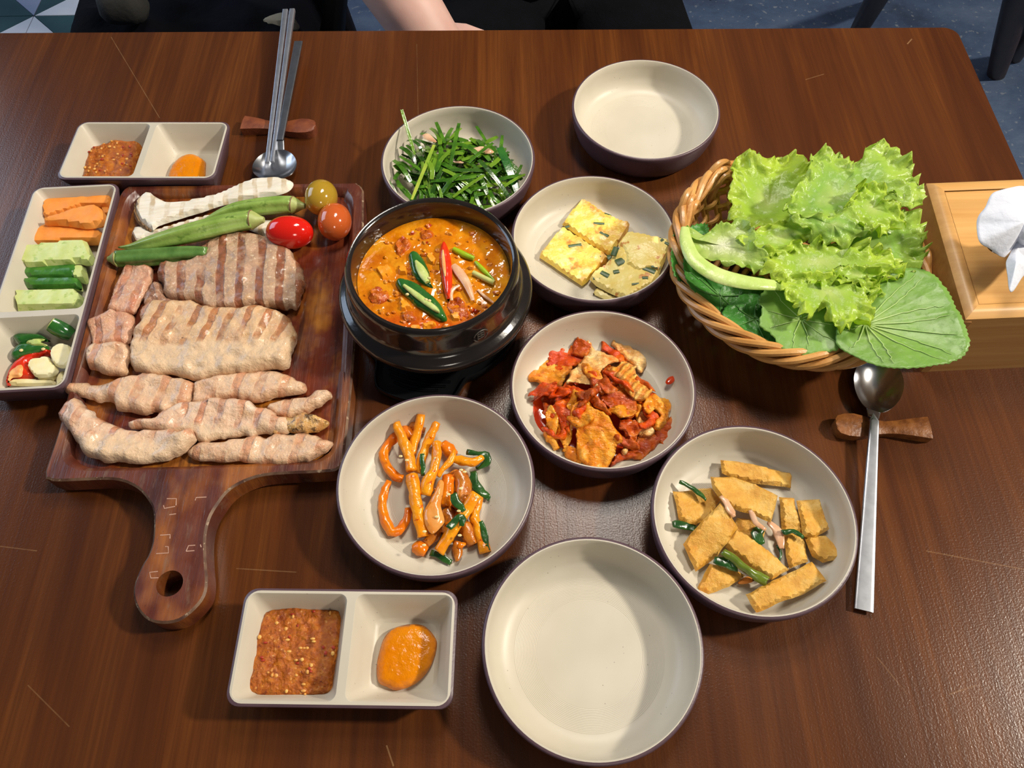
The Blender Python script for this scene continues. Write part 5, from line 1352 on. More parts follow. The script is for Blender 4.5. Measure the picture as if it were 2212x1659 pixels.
# ================================================================== fishcake slices
def m_fish():
    n = N('fried_fishcake')
    c = n.ramp(n.noise(80, 5, .62), [(.3, srgb((208, 144, 44))), (.5, srgb((224, 168, 68))), (.7, srgb((234, 192, 106)))])
    c = n.mix(n.ramp(n.noise(60, 3, vec=n.map(loc=(.5, .2, 0))), [(.58, 0.0), (.68, .6)]), c, srgb((224, 138, 24)))
    return n.done(c, .18, n.bump(n.noise(240, 5, .66), .0020), coat=0, coat_rough=.12, sss=.1, sss_scale=.003)
M_FISH = m_fish()
FG = 'fishcake slices in the bowl'
def fish(pts, z, T, label, seed, gx=0.0, gy=0.0):
    o = PW(ZF(pts), z + T * .8); c = o.mean(0)
    zf = lambda x, y: max(.0052, z + gx * (x - c[0]) + gy * (y - c[1]) + .0012 * math.sin((x + y) * 150 + seed))
    solo('fishcake_slice', pillow(o, .0018, T, zf, .0022, .0005, 150, seed, smooth=False, wob=.0006, amp_low=.0012), M_FISH, label, 'fishcake', FG)
fish([(485, 645), (560, 650), (700, 675), (928, 710), (920, 803), (800, 792), (640, 768), (490, 735)], .0085, .0042, 'fishcake strip furthest back in its bowl', 201, -.12)
fish([(590, 980), (680, 1000), (760, 1060), (740, 1130), (640, 1110), (560, 1060)], .0075, .004, 'fishcake scrap hidden in the middle of the pile', 202)
fish([(205, 825), (300, 820), (430, 810), (490, 880), (410, 1000), (340, 1032), (240, 1000)], .0080, .0042, 'wrinkled fishcake piece at the left of the pile', 203)
fish([(840, 860), (930, 868), (965, 1000), (1002, 1150), (1018, 1250), (900, 1292), (872, 1150), (852, 1000)], .0085, .0042, 'narrow upright fishcake strip right of the centre', 204)
fish([(945, 880), (1082, 880), (1122, 990), (1142, 1050), (1050, 1122), (982, 1102), (962, 980)], .0115, .0042, 'fishcake piece at the upper right, bent in the middle', 205)
fish([(985, 1105), (1120, 1085), (1182, 1150), (1228, 1232), (1100, 1258), (1040, 1220)], .0095, .0042, 'fishcake piece at the right end of the pile', 206)
fish([(345, 1418), (430, 1265), (560, 1285), (645, 1330), (540, 1402), (420, 1442)], .0065, .0042, 'pointed fishcake piece at the lower left', 207)
fish([(570, 1050), (650, 1085), (750, 1160), (905, 1290), (790, 1362), (650, 1270), (520, 1160)], .0120, .0042, 'fishcake strip slanting beneath the green stem', 208)
fish([(480, 912), (530, 955), (592, 1050), (480, 1205), (350, 1295), (270, 1130), (370, 1020)], .0135, .0042, 'puckered fishcake piece at the left front', 209, .15, .15)
fish([(435, 740), (560, 733), (700, 790), (835, 860), (822, 930), (792, 1012), (700, 980), (600, 950), (500, 900), (445, 820)], .0150, .0042, 'large golden fishcake piece on top', 210)
fish([(642, 1440), (760, 1388), (1042, 1248), (1122, 1362), (1000, 1432), (712, 1552)], .0135, .0044, 'long fishcake strip nearest the camera', 211)
KF = 1 / 2.765 / (F / .62)
strip('onion_strip', [(770, 1020), (830, 1070), (855, 1180)], [16, 28, 14], .013, M_ONION, 'pale onion strip in the middle of the fishcake', 'onion', 'onion with the fishcake', .4, ZF, KF)
strip('onion_strip', [(490, 860), (540, 930), (570, 990)], [12, 22, 14], .021, M_ONION, 'pale onion strip on top of the puckered fishcake', 'onion', 'onion with the fishcake', .4, ZF, KF)
strip('onion_strip', [(670, 950), (700, 1020), (760, 1065)], [14, 16, 10], .019, M_ONION, 'thin onion strip hanging from the golden fishcake', 'onion', 'onion with the fishcake', .5, ZF, KF)
GF = 'green blades among the fishcake'
green([(245, 775), (320, 815), (405, 885)], [9, 16, 10], .0145, 'dark green blade at the upper left of the fishcake', ZF, KF, GF, flat=.6)
green([(205, 1030), (270, 1035), (340, 1060)], [22, 24, 18], [.012, .010, .009], 'flat dark green blade at the left of the fishcake', ZF, KF, GF)
green([(855, 1075), (920, 1072), (985, 1112)], [14, 18, 12], .0165, 'curved dark green blade over the narrow fishcake strip', ZF, KF, GF, flat=.6)
green([(740, 1040), (705, 1090), (735, 1150)], [16, 34, 18], .014, 'crumpled dark green leaf in the fishcake centre', ZF, KF, GF, flat=.3)
green([(500, 1190), (620, 1280), (765, 1375)], [22, 24, 28], [.020, .019, .0165], 'thick olive green stem across the fishcake', ZF, KF, GF, cat='stem', mat=simple('olive_green_stem', (86, 106, 30), (110, 128, 40), 60, .25, .0003, 200, coat=.3), flat=.9)
green([(450, 1245), (520, 1262), (570, 1300), (545, 1235)], [20, 32, 18, 22], [.0155, .0165, .016, .018], 'curly green leaf beside the olive stem', ZF, KF, GF, flat=.4)
green([(830, 1160), (845, 1210), (835, 1260)], [10, 8, 6], .010, 'thin dark blade between the fishcake strips', ZF, KF, GF, flat=.6)
slab('carrot_sliver', ZF, [(595, 1375), (650, 1335), (695, 1360), (640, 1380)], .011, .0072, .003, M_CARROT, 'small orange carrot sliver under the olive stem', 'carrot', None, seed=220, res=.0018)

# ================================================================== wicker basket
M_RATTAN = simple('rattan_cane', (214, 160, 92), (194, 136, 70), 40, .38, .0004, 160, vary=.10, coat=.15, coat_rough=.2)
BC = np.array((.2385, .4140)); BRX, BRY = .0985, .1000
def bwall(t, th):
    """point on the basket wall: t = 0 base .. 1 rim"""
    r = .68 + .32 * (t ** .75)
    return np.array((BC[0] + BRX * r * math.cos(th), BC[1] + BRY * r * math.sin(th), TZ + .004 + t * (.046 + rim_up(th))))
def rim_up(th):
    d = abs((th - math.radians(138) + math.pi) % (2 * math.pi) - math.pi)
    return .011 * max(0.0, 1 - (d / .8) ** 2) 
def build_basket():
    t = thing('wicker_basket', (BC[0], BC[1], TZ), 'round woven rattan basket full of leaves, beside the tissue box', 'basket')
    ns = 34
    for k in range(ns):
        th = 2 * math.pi * k / ns
        for dth in (-.022, .022):
            path = [bwall(q, th + dth) + np.array((0, 0, 0)) for q in np.linspace(0, 1, 7)]
            part('stake', tube(path, .0019, 6), M_RATTAN, t)
    for w in range(8):
        tz = .06 + .88 * w / 7; path = []
        for j in range(ns * 4 + 1):
            th = 2 * math.pi * j / (ns * 4)
            off = .0034 * math.sin(th * ns / 2 + w * math.pi) 
            p = bwall(tz, th); d = np.array((math.cos(th), math.sin(th), -.2)); path.append(p + d * off)
        part('weaver', tube(path, .0021, 6), M_RATTAN, t)
    for k in range(5):
        path = []
        for j in range(181):
            th = 2 * math.pi * j / 180; a = 6 * th + 2 * math.pi * k / 5
            p = bwall(1.0, th); d = np.array((math.cos(th), math.sin(th), 0))
            path.append(p + d * (.0052 * math.cos(a) + .001) + np.array((0, 0, .0072 * math.sin(a))))
        part('rim_strand', tube(path, .0030, 8), M_RATTAN, t)
    # looped border canes on the raised far-left side and the right side
    for (th0, n, h) in ((math.radians(122), 3, .006), (math.radians(150), 3, .006), (math.radians(-4), 3, .004)):
        for m in range(n):
            path = []
            for q in np.linspace(0, 1, 22):
                th = th0 + (q - .5) * (.42 - .07 * m)
                up = math.sin(math.pi * q) ** .6
                p = bwall(1.0, th); d = np.array((math.cos(th), math.sin(th), 0))
                path.append(p + d * (.004 - .0045 * m) + np.array((0, 0, -.022 + (.028 + h - .004 * m) * up)))
            part('border_loop', tube(path, .0028, 8), M_RATTAN, t)
    a = np.arange(48) * 2 * math.pi / 48
    for w in range(7):
        r = .1 + .085 * w
        path = [np.array((BC[0] + BRX * r * math.cos(x), BC[1] + BRY * r * math.sin(x), TZ + .0035)) for x in a]; path.append(path[0])
        part('base_ring', tube(path, .0026, 6), M_RATTAN, t)
    for k in range(8):
        x = math.pi * k / 8; d = np.array((BRX * .7 * math.cos(x), BRY * .7 * math.sin(x), 0)); c = np.array((BC[0], BC[1], TZ + .0065))
        part('base_spoke', tube([c - d, c, c + d], .0022, 6), M_RATTAN, t)
build_basket()

# ================================================================== leaves
def m_leaf(name, c_in, c_mid, c_edge, bump=.0016, bsc=130, rough=.34, trans=.42, vein=None):
    n = N(name)
    rho = n.attr('rho')
    f = n.math('ADD', rho, n.math('MULTIPLY', n.math('SUBTRACT', n.noise(55, 4, .6), .5), .55))
    c = n.ramp(f, [(.02, srgb(c_in)), (.42, srgb(c_mid)), (.98, srgb(c_edge))])
    c = n.mix(n.ramp(n.noise(35, 2, vec=n.map(loc=(.3, .1, .7))), [(.5, 0.0), (.75, .45)]), c, srgb(tuple(int(x * .78) for x in c_mid)))
    h = n.bump(n.voro(bsc, 'SMOOTH_F1'), bump); h = n.bump(n.noise(bsc * 2.2, 3), bump * .4, prev=h)
    m = n.done(c, rough, h, coat=.12, coat_rough=.15)
    tr = n.new('ShaderNodeBsdfTranslucent'); n.setv(tr.inputs['Color'], c)
    mx = n.new('ShaderNodeMixShader'); mx.inputs[0].default_value = trans
    n.link(n.b.outputs[0], mx.inputs[1]); n.link(tr.outputs[0], mx.inputs[2])
    n.link(mx.outputs[0], n.t.nodes['Material Output'].inputs['Surface'])
    return m
ML1 = m_leaf('bright_lettuce', (212, 230, 136), (182, 218, 78), (208, 232, 84))
ML2 = m_leaf('pale_lettuce', (238, 242, 206), (212, 228, 146), (186, 218, 96), rough=.3)
ML3 = m_leaf('cool_green_lettuce', (200, 224, 130), (164, 208, 92), (198, 226, 96))
ML4 = m_leaf('flat_mustard_leaf', (166, 200, 98), (142, 186, 80), (136, 182, 84), .0009, 160, .4, .25)
ML5 = m_leaf('dark_perilla_leaf', (92, 152, 62), (64, 132, 48), (76, 146, 58), .0012, 240, .36, .2)
M_VEIN = simple('pale_leaf_vein', (186, 212, 136), (170, 202, 116), 60, .4)
M_VEIN2 = simple('green_leaf_vein', (92, 142, 66), (76, 128, 56), 60, .4)
M_STEM = simple('pale_lettuce_stem', (204, 220, 142), (180, 206, 108), 60, .32, .0008, 150, coat=.05, sss=.2, sssr=(.7, 1, .4))
def leaf(name, out, ctr, mat, label, cat='lettuce leaf', ruf=.006, fr=170, lowamp=.003, frill=.0035, serr=0.0, sn=46, seed=0, p=1.2, group=None, step=.0022, nr=20, veins=(), vmat=None, vr=.0006, thick=.0004):
    """leaf sheet spanned from a centre to a traced rim; every rim point has its own height"""
    B = PW(out); C = P(*ctr)
    B = catmull(B, step); nb = len(B)
    s = np.arange(nb) / nb
    if serr:
        ph = (s * sn) % 1.0
        k = 1 + serr * (ph - .5)
        B[:, :2] = C[:2] + (B[:, :2] - C[:2]) * k[:, None]
    V = []; rho = []
    for i in range(nr + 1):
        q = i / nr
        pt = C + (B - C) * q
        pt[:, 2] = C[2] + (B[:, 2] - C[2]) * q ** p
        V.append(pt); rho.append(np.full(nb, q))
    V = np.concatenate(V); rho = np.concatenate(rho)
    n1 = fbm(V * (1, 1, .3), fr, seed, 2); n2 = vnoise(V, fr * .33, seed + 9)
    dx = vnoise(V, fr * .9, seed + 21); dy = vnoise(V, fr * .9, seed + 33)
    W3 = rho ** 2.6
    per = np.linalg.norm(np.diff(np.r_[B, B[:1]], axis=0), axis=1).sum()
    if ruf > .003:
        arc = np.tile(s * per, nr + 1)
        ph = arc / .0080 * 2 * math.pi + 5.0 * vnoise(np.c_[arc * 55, np.zeros(len(arc))], 1.0, seed + 70)
        am = .45 + .55 * vnoise(np.c_[arc * 40, np.ones(len(arc))], 1.0, seed + 71)
        W8 = rho ** 7
        V[:, 2] += np.sin(ph) * am * ruf * .75 * W8
        out_ = (np.tile(B, (nr + 1, 1)) - C)[:, :2]; out_ /= np.linalg.norm(out_, axis=1)[:, None] + 1e-9
        V[:, :2] += out_ * (np.cos(ph * 1.0 + 1.0) * am * ruf * .30 * W8)[:, None]
    V[:, 2] += n1 * ruf * W3 + n2 * lowamp * rho
    V[:, 0] += dx * frill * W3; V[:, 1] += dy * frill * W3
    ns_ = np.array([math.sin(x) for x in np.arange(nb) * 0.9])
    Fs = []
    for i in range(nr):
        for j in range(nb):
            k = (j + 1) % nb
            if i == 0: Fs.append((0, nb + j, nb + k))
            else: Fs.append((i * nb + j, (i + 1) * nb + j, (i + 1) * nb + k, i * nb + k))
    surf = V.reshape(nr + 1, nb, 3)
    # thickness: a second sheet just beneath, joined along the rim
    nv = len(V)
    V2 = np.r_[V, V - (0, 0, thick)]
    F2 = Fs + [tuple(x + nv for x in f)[::-1] for f in Fs] + [(nr * nb + j, nv + nr * nb + j, nv + nr * nb + (j + 1) % nb, nr * nb + (j + 1) % nb) for j in range(nb)]
    org = base_origin(V2)
    t = thing(name, tuple(org), label, cat, group)
    bl_ = part('blade', (V2, F2), mat, t, sharp=0, attr=dict(rho=np.r_[rho, rho]))
    for (fr_, q1) in veins:
        j = int(fr_ * nb) % nb
        path = []
        for i in range(1, int(nr * q1) + 1):
            jj = (j + int(nb * .035 * math.sin(fr_ * 40) * (i / nr) ** 2)) % nb
            path.append(surf[i, jj] + np.array((0, 0, .0004)))
        m = len(path)
        if m > 2: part('vein', tube(path, [vr * (1.15 - .9 * k / m) for k in range(m)], 6), vmat or M_VEIN, bl_)
    return t
LG = 'lettuce leaves in the basket'; GL = 'broad green leaves in the basket'
def zz(pts, z): return [(x, y, z) for x, y in pts]
# dark leaves lining the left and front
leaf('perilla_leaf', [(1478, 495, .055), (1525, 483, .05), (1530, 515, .048), (1500, 560, .046), (1490, 620, .05), (1470, 612, .055), (1452, 575, .06), (1452, 525, .06), (1458, 500, .06)], (1488, 545, .05), ML5, 'dark green toothed leaf lining the left side of the basket', 'leaf', .001, 120, .001, .0006, .10, 40, 301, group=GL, vmat=M_VEIN2, veins=[(.1, .8), (.35, .8), (.6, .8), (.85, .8)])
leaf('perilla_leaf', [(1478, 530, .062), (1500, 568, .062), (1560, 600, .06), (1655, 600, .056), (1665, 650, .050), (1640, 690, .048), (1610, 720, .050), (1560, 690, .054), (1515, 645, .058), (1482, 605, .062)], (1555, 640, .054), ML5, 'large dark green leaf under the pale lettuce stem', 'leaf', .001, 120, .0015, .0006, .05, 60, 302, group=GL, vmat=M_VEIN2, veins=[(.02, .85), (.2, .85), (.4, .85), (.55, .85), (.68, .85), (.82, .85), (.92, .85)])
leaf('perilla_leaf', [(1562, 668, .056), (1600, 640, .056), (1650, 640, .055), (1690, 690, .053), (1720, 765, .053), (1660, 748, .054), (1600, 722, .055), (1568, 700, .056)], (1630, 690, .053), ML5, 'dark green leaf at the front of the basket, wet and rough', 'leaf', .001, 120, .0015, .0008, .06, 44, 303, group=GL, vmat=M_VEIN2, veins=[(.05, .8), (.2, .8), (.45, .85), (.7, .8), (.88, .8)])
leaf('mustard_leaf', [(1640, 640, .064), (1690, 600, .064), (1780, 620, .064), (1830, 680, .062), (1822, 742, .061), (1790, 762, .059), (1735, 764, .058), (1690, 750, .058), (1665, 722, .060), (1642, 700, .062), (1648, 668, .064)], (1730, 690, .060), ML4, 'medium green leaf with pale veins at the front of the basket', 'leaf', .001, 110, .002, .001, .05, 36, 304, group=GL, vmat=M_VEIN, vr=.0005, veins=[(.06, .85), (.2, .85), (.34, .9), (.47, .9), (.57, .9), (.66, .9), (.75, .9), (.86, .85), (.95, .85)])
leaf('mustard_leaf', [(1812, 748, .066), (1806, 715, .067), (1812, 670, .068), (1840, 620, .070), (1890, 592, .074), (1990, 583, .080), (2040, 620, .085), (2072, 685, .087), (2092, 732, .088), (2080, 770, .086), (2030, 788, .084), (1960, 796, .080), (1900, 790, .074), (1850, 770, .069)], (1868, 700, .068), ML4, 'broad round green leaf hanging over the near right rim of the basket', 'leaf', .001, 80, .0015, .0006, .03, 64, 305, group=GL, vmat=M_VEIN, vr=.0006, veins=[(.03, .9), (.14, .9), (.28, .9), (.36, .92), (.43, .92), (.50, .94), (.57, .94), (.63, .94), (.69, .94), (.76, .94), (.83, .92), (.90, .92), (.96, .9)])
# lettuce, lowest first
leaf('lettuce_leaf', [(1690, 610, .0750), (1720, 590, .0790), (1800, 590, .0810), (1870, 600, .0810), (1905, 625, .0790), (1885, 660, .0770), (1880, 700, .0750), (1840, 705, .0750), (1818, 708, .0740), (1800, 690, .0770), (1770, 660, .0750), (1745, 690, .0750), (1720, 665, .0760), (1695, 640, .0760)], (1790, 630, .0770), ML1, 'lowest frilly lettuce leaf at the front of the pile', ruf=.007, seed=310, group=LG, fr=190)
leaf('lettuce_leaf', [(1580, 440, .070), (1578, 395, .076), (1590, 340, .080), (1625, 325, .082), (1665, 340, .082), (1690, 326, .083), (1740, 345, .083), (1775, 400, .078), (1770, 450, .078), (1735, 480, .076), (1680, 490, .074), (1620, 490, .07), (1580, 478, .068)], (1660, 440, .066), ML1, 'crinkled yellow-green lettuce leaf at the back left of the pile', ruf=.006, lowamp=.005, seed=311, group=LG)
leaf('lettuce_leaf', [(1835, 470, .078), (1880, 430, .082), (1935, 450, .084), (1985, 470, .082), (2002, 500, .082), (1998, 540, .080), (1985, 570, .078), (1960, 615, .074), (1930, 640, .072), (1890, 650, .072), (1840, 620, .076), (1820, 560, .078)], (1880, 545, .076), ML3, 'bluish green lettuce leaf at the right, next to the box', ruf=.008, seed=312, group=LG, fr=180)
leaf('lettuce_leaf', [(1640, 545, .078), (1690, 535, .08), (1760, 525, .083), (1850, 520, .085), (1910, 540, .084), (1950, 570, .081), (1945, 600, .078), (1900, 610, .077), (1850, 625, .076), (1820, 605, .077), (1790, 618, .076), (1760, 625, .076), (1730, 600, .077), (1690, 610, .076), (1655, 590, .077)], (1770, 565, .079), ML1, 'long frilly lettuce leaf across the middle of the pile', ruf=.007, seed=313, group=LG, fr=190)
leaf('lettuce_leaf', [(1588, 515, .078), (1620, 500, .080), (1700, 470, .082), (1770, 470, .084), (1800, 490, .084), (1750, 510, .082), (1720, 545, .080), (1660, 560, .078), (1625, 545, .078)], (1690, 510, .079), ML1, 'folded lettuce leaf between the pale stem and the top leaves', ruf=.005, seed=314, group=LG)
t_pale = leaf('lettuce_leaf', [(1475, 490, .074), (1486, 484, .078), (1492, 510, .078), (1540, 492, .078), (1575, 482, .080), (1610, 475, .082), (1628, 500, .083), (1630, 530, .083), (1660, 555, .082), (1640, 580, .078), (1600, 575, .076), (1555, 570, .075), (1525, 565, .074), (1500, 540, .073), (1484, 515, .073)], (1560, 530, .074), ML2, 'pale lettuce leaf with a thick curved white stem at the left of the basket', ruf=.004, lowamp=.004, seed=315, group=LG, fr=150)
part('stem_rib', tube([P(1480, 492, .078), P(1482, 520, .080), P(1500, 560, .080), P(1545, 592, .079), P(1600, 608, .078), P(1650, 614, .076), P(1705, 618, .068)], [(.0034, .0014), (.0052, .0020), (.0066, .0026), (.0072, .0028), (.0068, .0026), (.0056, .0022), (.0045, .0018)], 14, up=(0, 0, 1), step=.004), M_STEM, t_pale)
leaf('lettuce_leaf', [(1700, 462, .092), (1712, 410, .094), (1745, 370, .096), (1770, 320, .098), (1795, 315, .098), (1830, 330, .099), (1855, 345, .1), (1880, 315, .102), (1895, 300, .103), (1925, 312, .103), (1955, 325, .102), (1975, 355, .1), (1990, 385, .098), (1998, 410, .096), (1990, 440, .094), (1965, 440, .092), (1940, 420, .092), (1900, 430, .092), (1860, 440, .091), (1820, 470, .09), (1770, 475, .09)], (1800, 430, .088), ML3, 'largest spread lettuce leaf on top at the back of the pile', ruf=.007, lowamp=.005, seed=316, group=LG, fr=170, nr=26)
leaf('lettuce_leaf', [(1830, 440, .098), (1860, 400, .102), (1895, 385, .104), (1915, 400, .104), (1912, 425, .102), (1935, 430, .1), (1955, 460, .096), (1960, 480, .092), (1930, 500, .09), (1890, 500, .092), (1850, 480, .094)], (1885, 450, .094), ML1, 'small curly lettuce tip below the largest leaf', ruf=.008, seed=317, group=LG, fr=230)
leaf('lettuce_leaf', [(1715, 462, .096), (1770, 468, .097), (1830, 450, .098), (1865, 470, .097), (1885, 490, .094), (1875, 510, .09), (1850, 515, .088), (1832, 535, .084), (1808, 525, .084), (1790, 532, .084), (1768, 515, .086), (1745, 505, .088), (1728, 485, .092)], (1800, 485, .094), ML3, 'lettuce leaf tip drooping towards the camera on top of the pile', ruf=.006, seed=318, group=LG, fr=190)
leaf('lettuce_leaf', [(1795, 580, .084), (1830, 568, .087), (1880, 575, .087), (1910, 590, .084), (1905, 615, .08), (1870, 620, .079), (1850, 612, .08), (1820, 618, .079), (1798, 605, .08)], (1850, 593, .082), ML1, 'short curly lettuce frill at the lower middle of the pile', ruf=.007, seed=319, group=LG, fr=230)

# ================================================================== tissue
M_TISSUE = simple('white_tissue_paper', (226, 230, 240), (216, 221, 234), 60, .85, .0006, 200)
b0 = P(2200, 580, .08)
tt_ = leaf('tissue_sheet', ZT([(525, 490, .118), (545, 420, .122), (600, 350, .126), (650, 250, .130), (740, 215, .132), (871, 195, .132), (980, 260, .128), (1040, 400, .118), (990, 520, .104), (871, 560, .094), (750, 728, .104), (620, 680, .110), (540, 620, .114)]), (2212, 480, .125), M_TISSUE, 'large white tissue fold rising out of the bamboo box', 'tissue', .002, 60, .004, .001, 0, 10, 330, group='tissue folds', nr=14)
ta = np.array((BOXC[0] - .004, BOXC[1], TZ + BOXH - .012)); tb = P(2212, 490, .121)
part('neck', tube([ta, ta + (tb - ta) * .35 + np.array((.006, 0, .004)), ta + (tb - ta) * .7 + np.array((.004, 0, .003)), tb], [(.024, .0065), (.020, .008), (.014, .010), (.006, .012)], 18, up=(0, 1, 0), step=.004), M_TISSUE, tt_, sharp=0)
leaf('tissue_sheet', ZT([(740, 790, .104), (765, 715, .106), (830, 590, .104), (880, 545, .096), (960, 560, .090), (1000, 700, .094), (930, 830, .098), (860, 900, .100), (800, 992, .102), (775, 980, .104), (755, 880, .104)]), (2195, 565, .110), M_TISSUE, 'smaller pointed white tissue fold hanging towards the front', 'tissue', .0015, 60, .003, .001, 0, 10, 331, group='tissue folds', nr=14)

# ================================================================== beyond the table
wall = make('wall_back', box((-3.2, 4.1, 0), (3.2, 4.2, 2.9)), simple('plain_plaster', (150, 146, 140), (138, 134, 128), 3, .9), (0, 0, 0), smooth=False)
tag(wall, 'plain grey plaster wall at the back', None, None, 'structure')
M_CHAIR = simple('dark_brown_chair_wood', (58, 40, 34), (42, 28, 24), 30, .45, .0003, 120)
M_SEAT = simple('black_vinyl_seat', (10, 10, 13), (13, 13, 16), 40, .6, .0003, 200, spec=.2)
M_CLOTH = simple('black_cotton', (7, 8, 12), (10, 11, 16), 30, .95, .0008, 220, spec=.1)
M_NAVY = simple('dark_navy_cloth', (9, 11, 22), (5, 6, 10), 14, .95, .0012, 120, spec=.1)
M_OLIVE = simple('dull_khaki_cloth', (40, 39, 36), (30, 29, 27), 20, .85, .0008, 160)
M_BEIGE = simple('beige_cloth', (150, 144, 126), (132, 126, 110), 20, .85)
M_SKIN = simple('pale_skin', (222, 184, 172), (214, 170, 158), 20, .45, .0001, 400, sss=.3, sssr=(1, .35, .2), sss_scale=.006)
def chair(label, cx, cy, rot, w=.44, d=.42, sh=.45, back=True, mseat=None):
    t = thing('dining_chair', (cx, cy, 0), label, 'chair', 'chairs around the table')
    def T(V): V = np.asarray(V, float).copy(); V = rotz(V, rot, (0, 0)); return V + np.array((cx, cy, 0))
    L = rrect(w, d, .05, 6)
    V, Fs = join(loft([(L * .97, sh - .05), (L, sh - .04), (L, sh - .012), (L * .95, sh), (L * .6, sh + .006)]), fill(L * .97, sh - .05, True), fill(L * .6, sh + .006))
    part('seat', (T(V), Fs), mseat or M_SEAT, t)
    for sx in (-1, 1):
        for sy in (-1, 1):
            top = np.array((sx * (w / 2 - .04), sy * (d / 2 - .04), sh - .045)); bot = np.array((sx * (w / 2 + .01), sy * (d / 2 + .01), 0))
            part('leg', (lambda VF: (T(VF[0]), VF[1]))(tube([bot, (top + bot) / 2, top], [.014, .019, .022], 12)), M_CHAIR, t)
    if back:
        for sx in (-1, 1):
            part('back_post', (lambda VF: (T(VF[0]), VF[1]))(tube([(sx * (w / 2 - .04), d / 2 - .03, sh - .03), (sx * (w / 2 - .035), d / 2 + .03, sh + .2), (sx * (w / 2 - .03), d / 2 + .09, sh + .42)], [.02, .017, .014], 12)), M_CHAIR, t)
        path = [(x * (w / 2 - .03), d / 2 + .085 + .03 * (1 - x * x), sh + .36) for x in np.linspace(-1, 1, 9)]
        part('backrest', (lambda VF: (T(VF[0]), VF[1]))(tube(path, [(.012, .06)] * 9, up=(0, 0, 1), n=12)), M_CHAIR, t)
    return t
# chair at the right behind the table: its legs are traced where they stand on the floor
def right_chair():
    fB = P(2152, 160, -TZ); fC = P(2192, 126, -TZ); fA = P(1836, 100, -TZ)
    t = thing('dining_chair', (fB[0], fB[1], 0), 'dark wooden chair whose legs show beyond the far right corner', 'chair', 'chairs around the table')
    zs = .40
    def top(px, py): return P(px, py, zs - TZ)
    legs = [(fA, top(1925, -60), .021), (fB, top(2222, -75), .026), (fC, top(2300, -60), .020)]
    fD = fA + (fC - fB) + np.array((.05, .12, 0)); legs.append((fD, legs[0][1] + (legs[2][1] - legs[1][1]) + np.array((.02, .12, 0)), .02))
    for (f, u, r) in legs:
        part('leg', tube([f, f + (u - f) * .35, f + (u - f) * .7, u], [r * .82, r, r * 1.1, r * 1.15], 14), M_CHAIR, t)
    c = sum(l[1] for l in legs) / 4
    hull = np.array([legs[k][1][:2] for k in (0, 1, 2, 3)]); hull = c[:2] + (hull - c[:2]) * 1.25
    o = hull[np.argsort(np.arctan2(hull[:, 1] - c[1], hull[:, 0] - c[0]))]
    part('seat', pillow(o, .03, .05, zs - TZ - .005, .02, 0, 10, 0, smooth=True), M_SEAT, t)
right_chair()
chair('dark chair with a black seat piled with dark clothes, beyond the far left edge', -.485, 1.20, 0.04, w=.40, d=.46, sh=.455)
chair('dark chair with a black seat on which the person sits', .085, 1.21, 0.0, w=.42, d=.40, sh=.395)
solo('folded_jacket', pillow([(-.672, 1.04), (-.64, .98), (-.54, .99), (-.43, .975), (-.325, .99), (-.300, 1.10), (-.31, 1.30), (-.38, 1.36), (-.50, 1.35), (-.62, 1.36), (-.68, 1.25)],   .06, .10, .470 - TZ, .012, .008, 22, 401, amp_low=.02), M_NAVY, 'dark navy jacket heaped on the chair at the far left', 'jacket', sharp=0)
solo('cloth_corner', pillow(PW([(240, 62, -.17), (262, 40, -.17), (330, 44, -.17), (345, 66, -.17), (320, 90, -.17), (250, 90, -.17)]), .02, .05, -.150, .006, .003, 60, 402), M_OLIVE, 'dull khaki cloth corner showing on the dark jacket', 'cloth')
solo('cloth_corner', pillow(PW([(566, 54, -.18), (590, 38, -.18), (618, 34, -.18), (640, 44, -.18), (640, 60, -.18)]), .01, .02, -.19, .004, .001, 60, 403), M_BEIGE, 'small beige cloth corner beside the chopstick ends', 'cloth')

